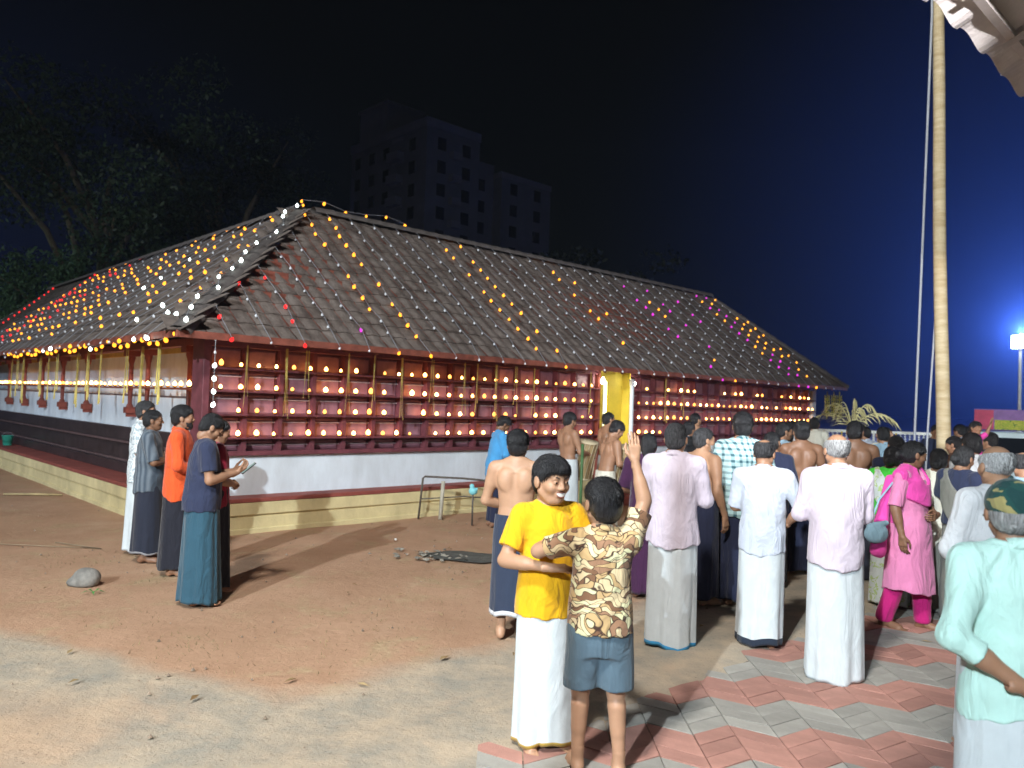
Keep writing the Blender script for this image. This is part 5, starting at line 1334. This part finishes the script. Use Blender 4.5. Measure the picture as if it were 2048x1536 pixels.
# rows of men watching
person('man in pinkish-white shirt and blue-bordered mundu with arms folded', (1.26, 5.96), 1.68, 24, 1, ('folded', 'folded'), S(c_white2, sleeve='long', hem=.78, collar=True, fit=.98, flare=.02), ('mundu', md_blue, dict(bottom=.03, flare=1.3, open=5.1)), 'short', M_SALT, vox=.0085, seed=14)
person('bare-chested grey-bearded man turned toward the checked shirt', (1.80, 7.30), 1.62, 58, 0, ('belly', 'down'), None, ('mundu', c_dnavy, dict(bottom=.08)), 'short', M_SALT, vox=.011, seed=15, head=(18, 0), beard=M_GREY, face=True, belly=.03)
person('tall man in teal checked shirt and dark navy mundu', (2.17, 7.30), 1.77, 14, 1, ('down', 'front'), S(m_check, sleeve='half', hem=.80, collar=True), ('mundu', c_dnavy, dict(bottom=.05)), 'thick', M_HAIR, vox=.010, seed=16)
person('balding man in white short-sleeved shirt with dark-bordered mundu', (1.96, 6.02), 1.58, 22, 1, ('folded', 'hip'), S(c_white3, sleeve='half', hem=.78, collar=True, fit=.98), ('mundu', md_dark, dict(bottom=.05, flare=1.1)), 'halfbald', M_SALT, vox=.0085, seed=17, head=(14, -8))
def waistcloth(info, add):
    F = Field((-.06, -.22, .93), (.08, -.05, 1.07), .01); F.ell((.0, -.12, 1.0), (.045, .03, .03), 0); w = waves(3, 6, (40, 90), 1); F.disp(lambda x, y, z: .006 * w(x, y, z)); add('waist_knot', F.mesh(), cloth('orange_knot', (.75, .20, .02)))
person('bare-backed man in dark navy mundu with orange waist knot', (3.30, 8.85), 1.69, 4, 2, ('front', 'front'), None, ('mundu', c_dnavy), 'thick', M_HAIR, vox=.011, seed=18, extra=waistcloth, wide=1.03)
person('bald man in plain white shirt and plain white mundu', (2.24, 5.34), 1.66, 2, 1, ('folded', 'folded'), S(c_white2, sleeve='long', hem=.79, collar=True, fit=.99), ('mundu', md_white, dict(bottom=.02, flare=1.15)), 'bald', M_GREY, vox=.008, seed=19, belly=.02)
person('man in teal-blue tee seen between the crowd heads', (3.45, 9.9), 1.66, 85, 1, ('front', 'front'), S(c_ltblue, sleeve='short', hem=.8), ('trousers', c_dnavy), 'short', M_HAIR, vox=.014, seed=20)
person('short youngster in rose tee behind the pinkish-white shirt', (1.84, 8.0), 1.50, 20, 1, ('front', 'front'), S(c_rose, sleeve='short', hem=.8), ('trousers', c_dnavy), 'thick', M_HAIR, vox=.013, seed=21)
person('bare-shouldered man by the lattice beyond the checked shirt', (3.30, 14.0), 1.72, 60, 0, ('front', 'front'), None, ('mundu', md_white), 'short', M_HAIR, vox=.016, seed=22)
person('woman in dark purple with long hair beside the doorway side', (1.33, 7.5), 1.55, 10, 2, ('front', 'front'), S(c_purple, sleeve='half', hem=.6), ('mundu', c_purple, dict(name='skirt')), 'long', M_HAIR, vox=.013, seed=23)
person('dark-skinned bare-shouldered man behind the bald man', (3.80, 8.6), 1.72, 12, 2, ('front', 'front'), None, ('mundu', c_black), 'short', M_HAIR, vox=.011, seed=24, head=(20, -5))
# women on the right
def dupatta(info, add):
    cyf = info['cy']; nb = info['nb']
    F = Field((-.30, -.26, .78), (.30, .28, 1.55), .009)
    F.add(loftf([(.80, .215, .175), (1.10, .21, .172), (1.25, .215, .165), (1.36, .215, .150), (1.43, .15, .11), (1.475, .09, .09)], lambda z: (0.0, 0 * z)), (-.3, -.26, .8), (.3, .28, 1.5), 0)
    for s in (-1, 1): F.rc((s * .04, nb[1], 1.455), (s * .19, -.01, 1.40), .066, .072, .04)
    F.cut(lambda x, y, z: np.where(y > -.02, z - (1.13 + 1.9 * x * x), np.where(x > 0, z - .86, z - 1.20)))
    F.cut(ellf((0, nb[1] + .02, 1.50), (.085, .09, .075)), None, None, .006); F.cut(ellf((0, .17, 1.42), (.075, .15, .10)), None, None, .01)
    F.cut(lambda x, y, z: .245 - np.abs(x) + 0 * y + 0 * z)
    w = waves(9, 8, (25, 60), .9); F.disp(lambda x, y, z: .006 * w(x, y, z)); add('dupatta', F.mesh(), c_hot)
    # falling end behind her right side
    F = Field((.10, -.30, .62), (.40, .0, 1.40), .010); F.rc((.20, -.10, 1.36), (.25, -.15, .98), .045, .055, 0); F.rc((.25, -.15, .98), (.29, -.16, .72), .055, .07, .03); w = waves(4, 7, (30, 70), .3); F.disp(lambda x, y, z: .008 * w(x, y, z)); add('dupatta_end', F.mesh(), c_hot)
person('woman in light pink kurta with hot pink shawl looking aside', (3.42, 6.66), 1.58, 138, 2, ('front', 'down'), S(c_pink, sleeve='half', hem=.36, flare=.06, fit=1.05, name='kurta', vneck=True), ('trousers', c_mag, dict(bottom=.06, r=.10, r1=.085)), 'bun', M_HAIR, head=(-42, -14), vox=.009, seed=25, face=True, feet=((-.10, .10, -8), (.13, -.14, 8)), extra=dupatta)
o = None
def handbag():
    F = Field((-.12, -.07, -.12), (.12, .07, .12), .008); F.ell((0, 0, 0), (.10, .045, .085), 0); F.rc((-.06, 0, .06), (.08, 0, .09), .02, .02, .02); w = waves(8, 6, (30, 80), 1); F.disp(lambda x, y, z: .006 * w(x, y, z)); v, q = F.mesh()
    t = mobj('handbag', mesh_np('handbag', v, q, cloth('bag_blue', (.22, .36, .44)), True), None, (3.06, 6.50, .82)); tag(t, 'soft light-blue cloth bag at the pink-kurta woman\'s side', 'bag')
    MB().tube([(-.06, 0, .06), (.02, 0, .28), (.16, .06, .42)], .008, 6).obj('strap', c_ltblue, t)
handbag()
def pallu(m, band=(.0, .45)):
    def f(info, add):
        nb = info['nb']; F = Field((-.30, -.26, .80), (.30, .28, 1.55), .010)
        F.add(loftf([(.80, .205, .165), (1.10, .195, .158), (1.25, .200, .150), (1.36, .205, .140), (1.43, .14, .10), (1.475, .085, .085)], lambda z: (0.0, 0 * z)), (-.3, -.26, .8), (.3, .28, 1.5), 0)
        for s in (-1, 1): F.rc((s * .04, nb[1], 1.455), (s * .185, -.01, 1.40), .060, .066, .04)
        F.cut(ellf((0, nb[1] + .02, 1.50), (.080, .085, .070)), None, None, .006)
        F.cut(lambda x, y, z: .13 - np.abs((z - 1.18) * .72 + (x + .02) * .85) + 0 * y, None, None, .01)
        w = waves(19, 8, (25, 60), .9); F.disp(lambda x, y, z: .005 * w(x, y, z)); add('pallu', F.mesh(), m)
    return f
person('woman in bright green blouse and pale printed sari behind pink kurta', (3.62, 7.40), 1.50, 40, 2, ('front', 'front'), S(c_green, sleeve='half', hem=.95, name='blouse'), ('mundu', m_sprint, dict(name='sari', flare=1.2)), 'bun', M_HAIR, vox=.011, seed=26, extra=pallu(m_sprint))
person('woman in grey-beige sari and navy blouse with greying hair', (4.02, 6.95), 1.54, 68, 1, ('front', 'front'), S(c_navy, sleeve='short', hem=.95, name='blouse'), ('mundu', c_gsari, dict(name='sari', flare=1.2)), 'bun', M_SALT, head=(0, -18), vox=.010, seed=27, extra=pallu(c_gsari))
person('person in cream shawl squeezed beside the pink-kurta woman', (3.98, 7.25), 1.50, 40, 2, ('front', 'front'), S(c_cream, sleeve='half', hem=.7), ('mundu', c_gsari), 'bun', M_HAIR, vox=.013, seed=127)
person('old man with white-fringed bald head in white shirt', (2.66, 4.25), 1.65, -6, 0, ('front', 'front'), S(c_white, sleeve='long', hem=.78, collar=True, fit=.98), ('mundu', md_white), 'bald', M_WHITE, vox=.008, seed=28, head=(4, -4))
person('old man in camouflage cap and mint shirt, hand behind back', (1.80, 2.78), 1.57, 2, 1, ('behind', 'behind'), S(c_mint, sleeve='rolled', hem=.83, tail=-.02, collar=True, fit=.98, wrinkle=1.4), ('mundu', md_white), 'short', M_GREY, vox=.0065, seed=29, head=(22, -6), cap=m_camo)
# further crowd
CR = [((4.05, 8.2), 1.58, 12, 1, c_dnavy, 'bun', 'woman with black bun in dark navy beside the bald man'), ((4.95, 10.3), 1.64, -15, 1, c_ltblue, 'short', 'man in pale blue shirt before the flower screen'), ((5.45, 11.4), 1.62, 165, 3, c_cream, 'short', 'man in cream shirt facing back from the flower screen'),
      ((5.75, 12.6), 1.60, -20, 1, c_white3, 'short', 'man in white shirt left of the pole ropes'), ((5.5, 9.6), 1.56, -30, 1, c_brown, 'short', 'man in brown shirt carrying the pink-clad child'), ((4.62, 7.75), 1.63, -5, 1, c_white, 'thick', 'young man in white shirt behind the grey sari'),
      ((4.05, 6.15), 1.54, -8, 1, c_ltblue, 'halfbald', 'grey-haired man in pale blue beside the bald old man'), ((7.1, 13.1), 1.66, 170, 1, c_navy, 'short', 'man in navy shirt facing the yard beyond the pole'), ((6.5, 14.6), 1.62, 160, 3, c_rose, 'bun', 'woman in rose top facing the yard beyond the pole'),
      ((8.1, 14.0), 1.66, -25, 1, c_white3, 'thick', 'man in white shirt near the van'), ((8.9, 15.2), 1.62, 150, 1, c_maroon, 'thick', 'man in maroon shirt beside the van front'), ((3.75, 10.6), 1.60, 10, 1, c_black, 'long', 'long-haired woman in black before the far lattice'),
      ((2.75, 8.2), 1.58, 30, 1, c_dnavy, 'bun', 'woman in dark navy with bun beside the bare-backed man'), ((5.3, 13.6), 1.72, 5, 1, c_cream, 'short', 'tall man in cream shirt at the temple end'), ((4.4, 12.2), 1.66, -10, 2, c_white, 'short', 'man in white shirt before the last lattice bays'),
      ((6.3, 10.2), 1.60, -12, 1, c_dnavy, 'thick', 'man in dark shirt at the foot of the pole'), ((5.1, 8.6), 1.56, 4, 1, c_gsari, 'halfbald', 'grey-haired person in grey behind the old man'), ((2.45, 10.8), 1.62, 40, 2, c_white3, 'short', 'man in white shirt before the lattice near the doorway'), ((4.75, 6.95), 1.60, -6, 2, c_maroon, 'short', 'man in maroon shirt behind the camouflage-cap man')]
crg = random.Random(77)
for i, (p, h, yw, sk, c, hr, lab) in enumerate(CR):
    person(lab, p, h, yw, sk, crg.choice((('front', 'front'), ('folded', 'folded'), ('prayer', 'prayer'), ('down', 'belly'), ('behind', 'behind'))), S(c, sleeve='half', hem=.8, collar=hr != 'bun'), ('mundu', (c_black, md_white, c_dnavy)[i % 3]), hr, M_SALT if hr == 'halfbald' else M_HAIR, vox=.015, seed=60 + i, head=(crg.uniform(-30, 30), crg.uniform(-16, 6)), tilt=crg.uniform(-7, 7), lean=crg.uniform(-.04, .08), wide=crg.uniform(.92, 1.06), face=abs(yw) > 120)
person('small child in hot pink held up above the crowd', (5.62, 9.45), .86, 165, 1, (((-.30, .05, 1.50), (-.34, .12, 1.72), (0, .2, 1), (0, 1, 0), .3), ((.32, .08, 1.25), (.36, .2, 1.1), (.2, .6, -.6), (-1, 0, 0), .4)), S(c_hot, sleeve='half', hem=.55), ('trousers', c_mag), 'boy', M_HAIR, vox=.018, seed=99, headscale=1.35, z0=.86)

# ------------------------------------------------------------------ faint night haze
def haze():
    mb = MB(); mb.box(-95, 95, -30, 175, -1.2, 60)
    m = bpy.data.materials.new('haze'); m.use_nodes = True; N = m.node_tree.nodes
    for n in list(N): N.remove(n)
    v = N.new('ShaderNodeVolumePrincipled'); o = N.new('ShaderNodeOutputMaterial'); v.inputs['Density'].default_value = HAZE_D; v.inputs['Color'].default_value = (.75, .82, .95, 1); v.inputs['Anisotropy'].default_value = 0.0
    m.node_tree.links.new(v.outputs[0], o.inputs['Volume']); m.cycles.homogeneous_volume = True
    ob = mb.obj('haze', m); tag(ob, 'thin night haze hanging over the temple yard', 'haze', kind='stuff')
HAZE_D = 0.00028
haze()
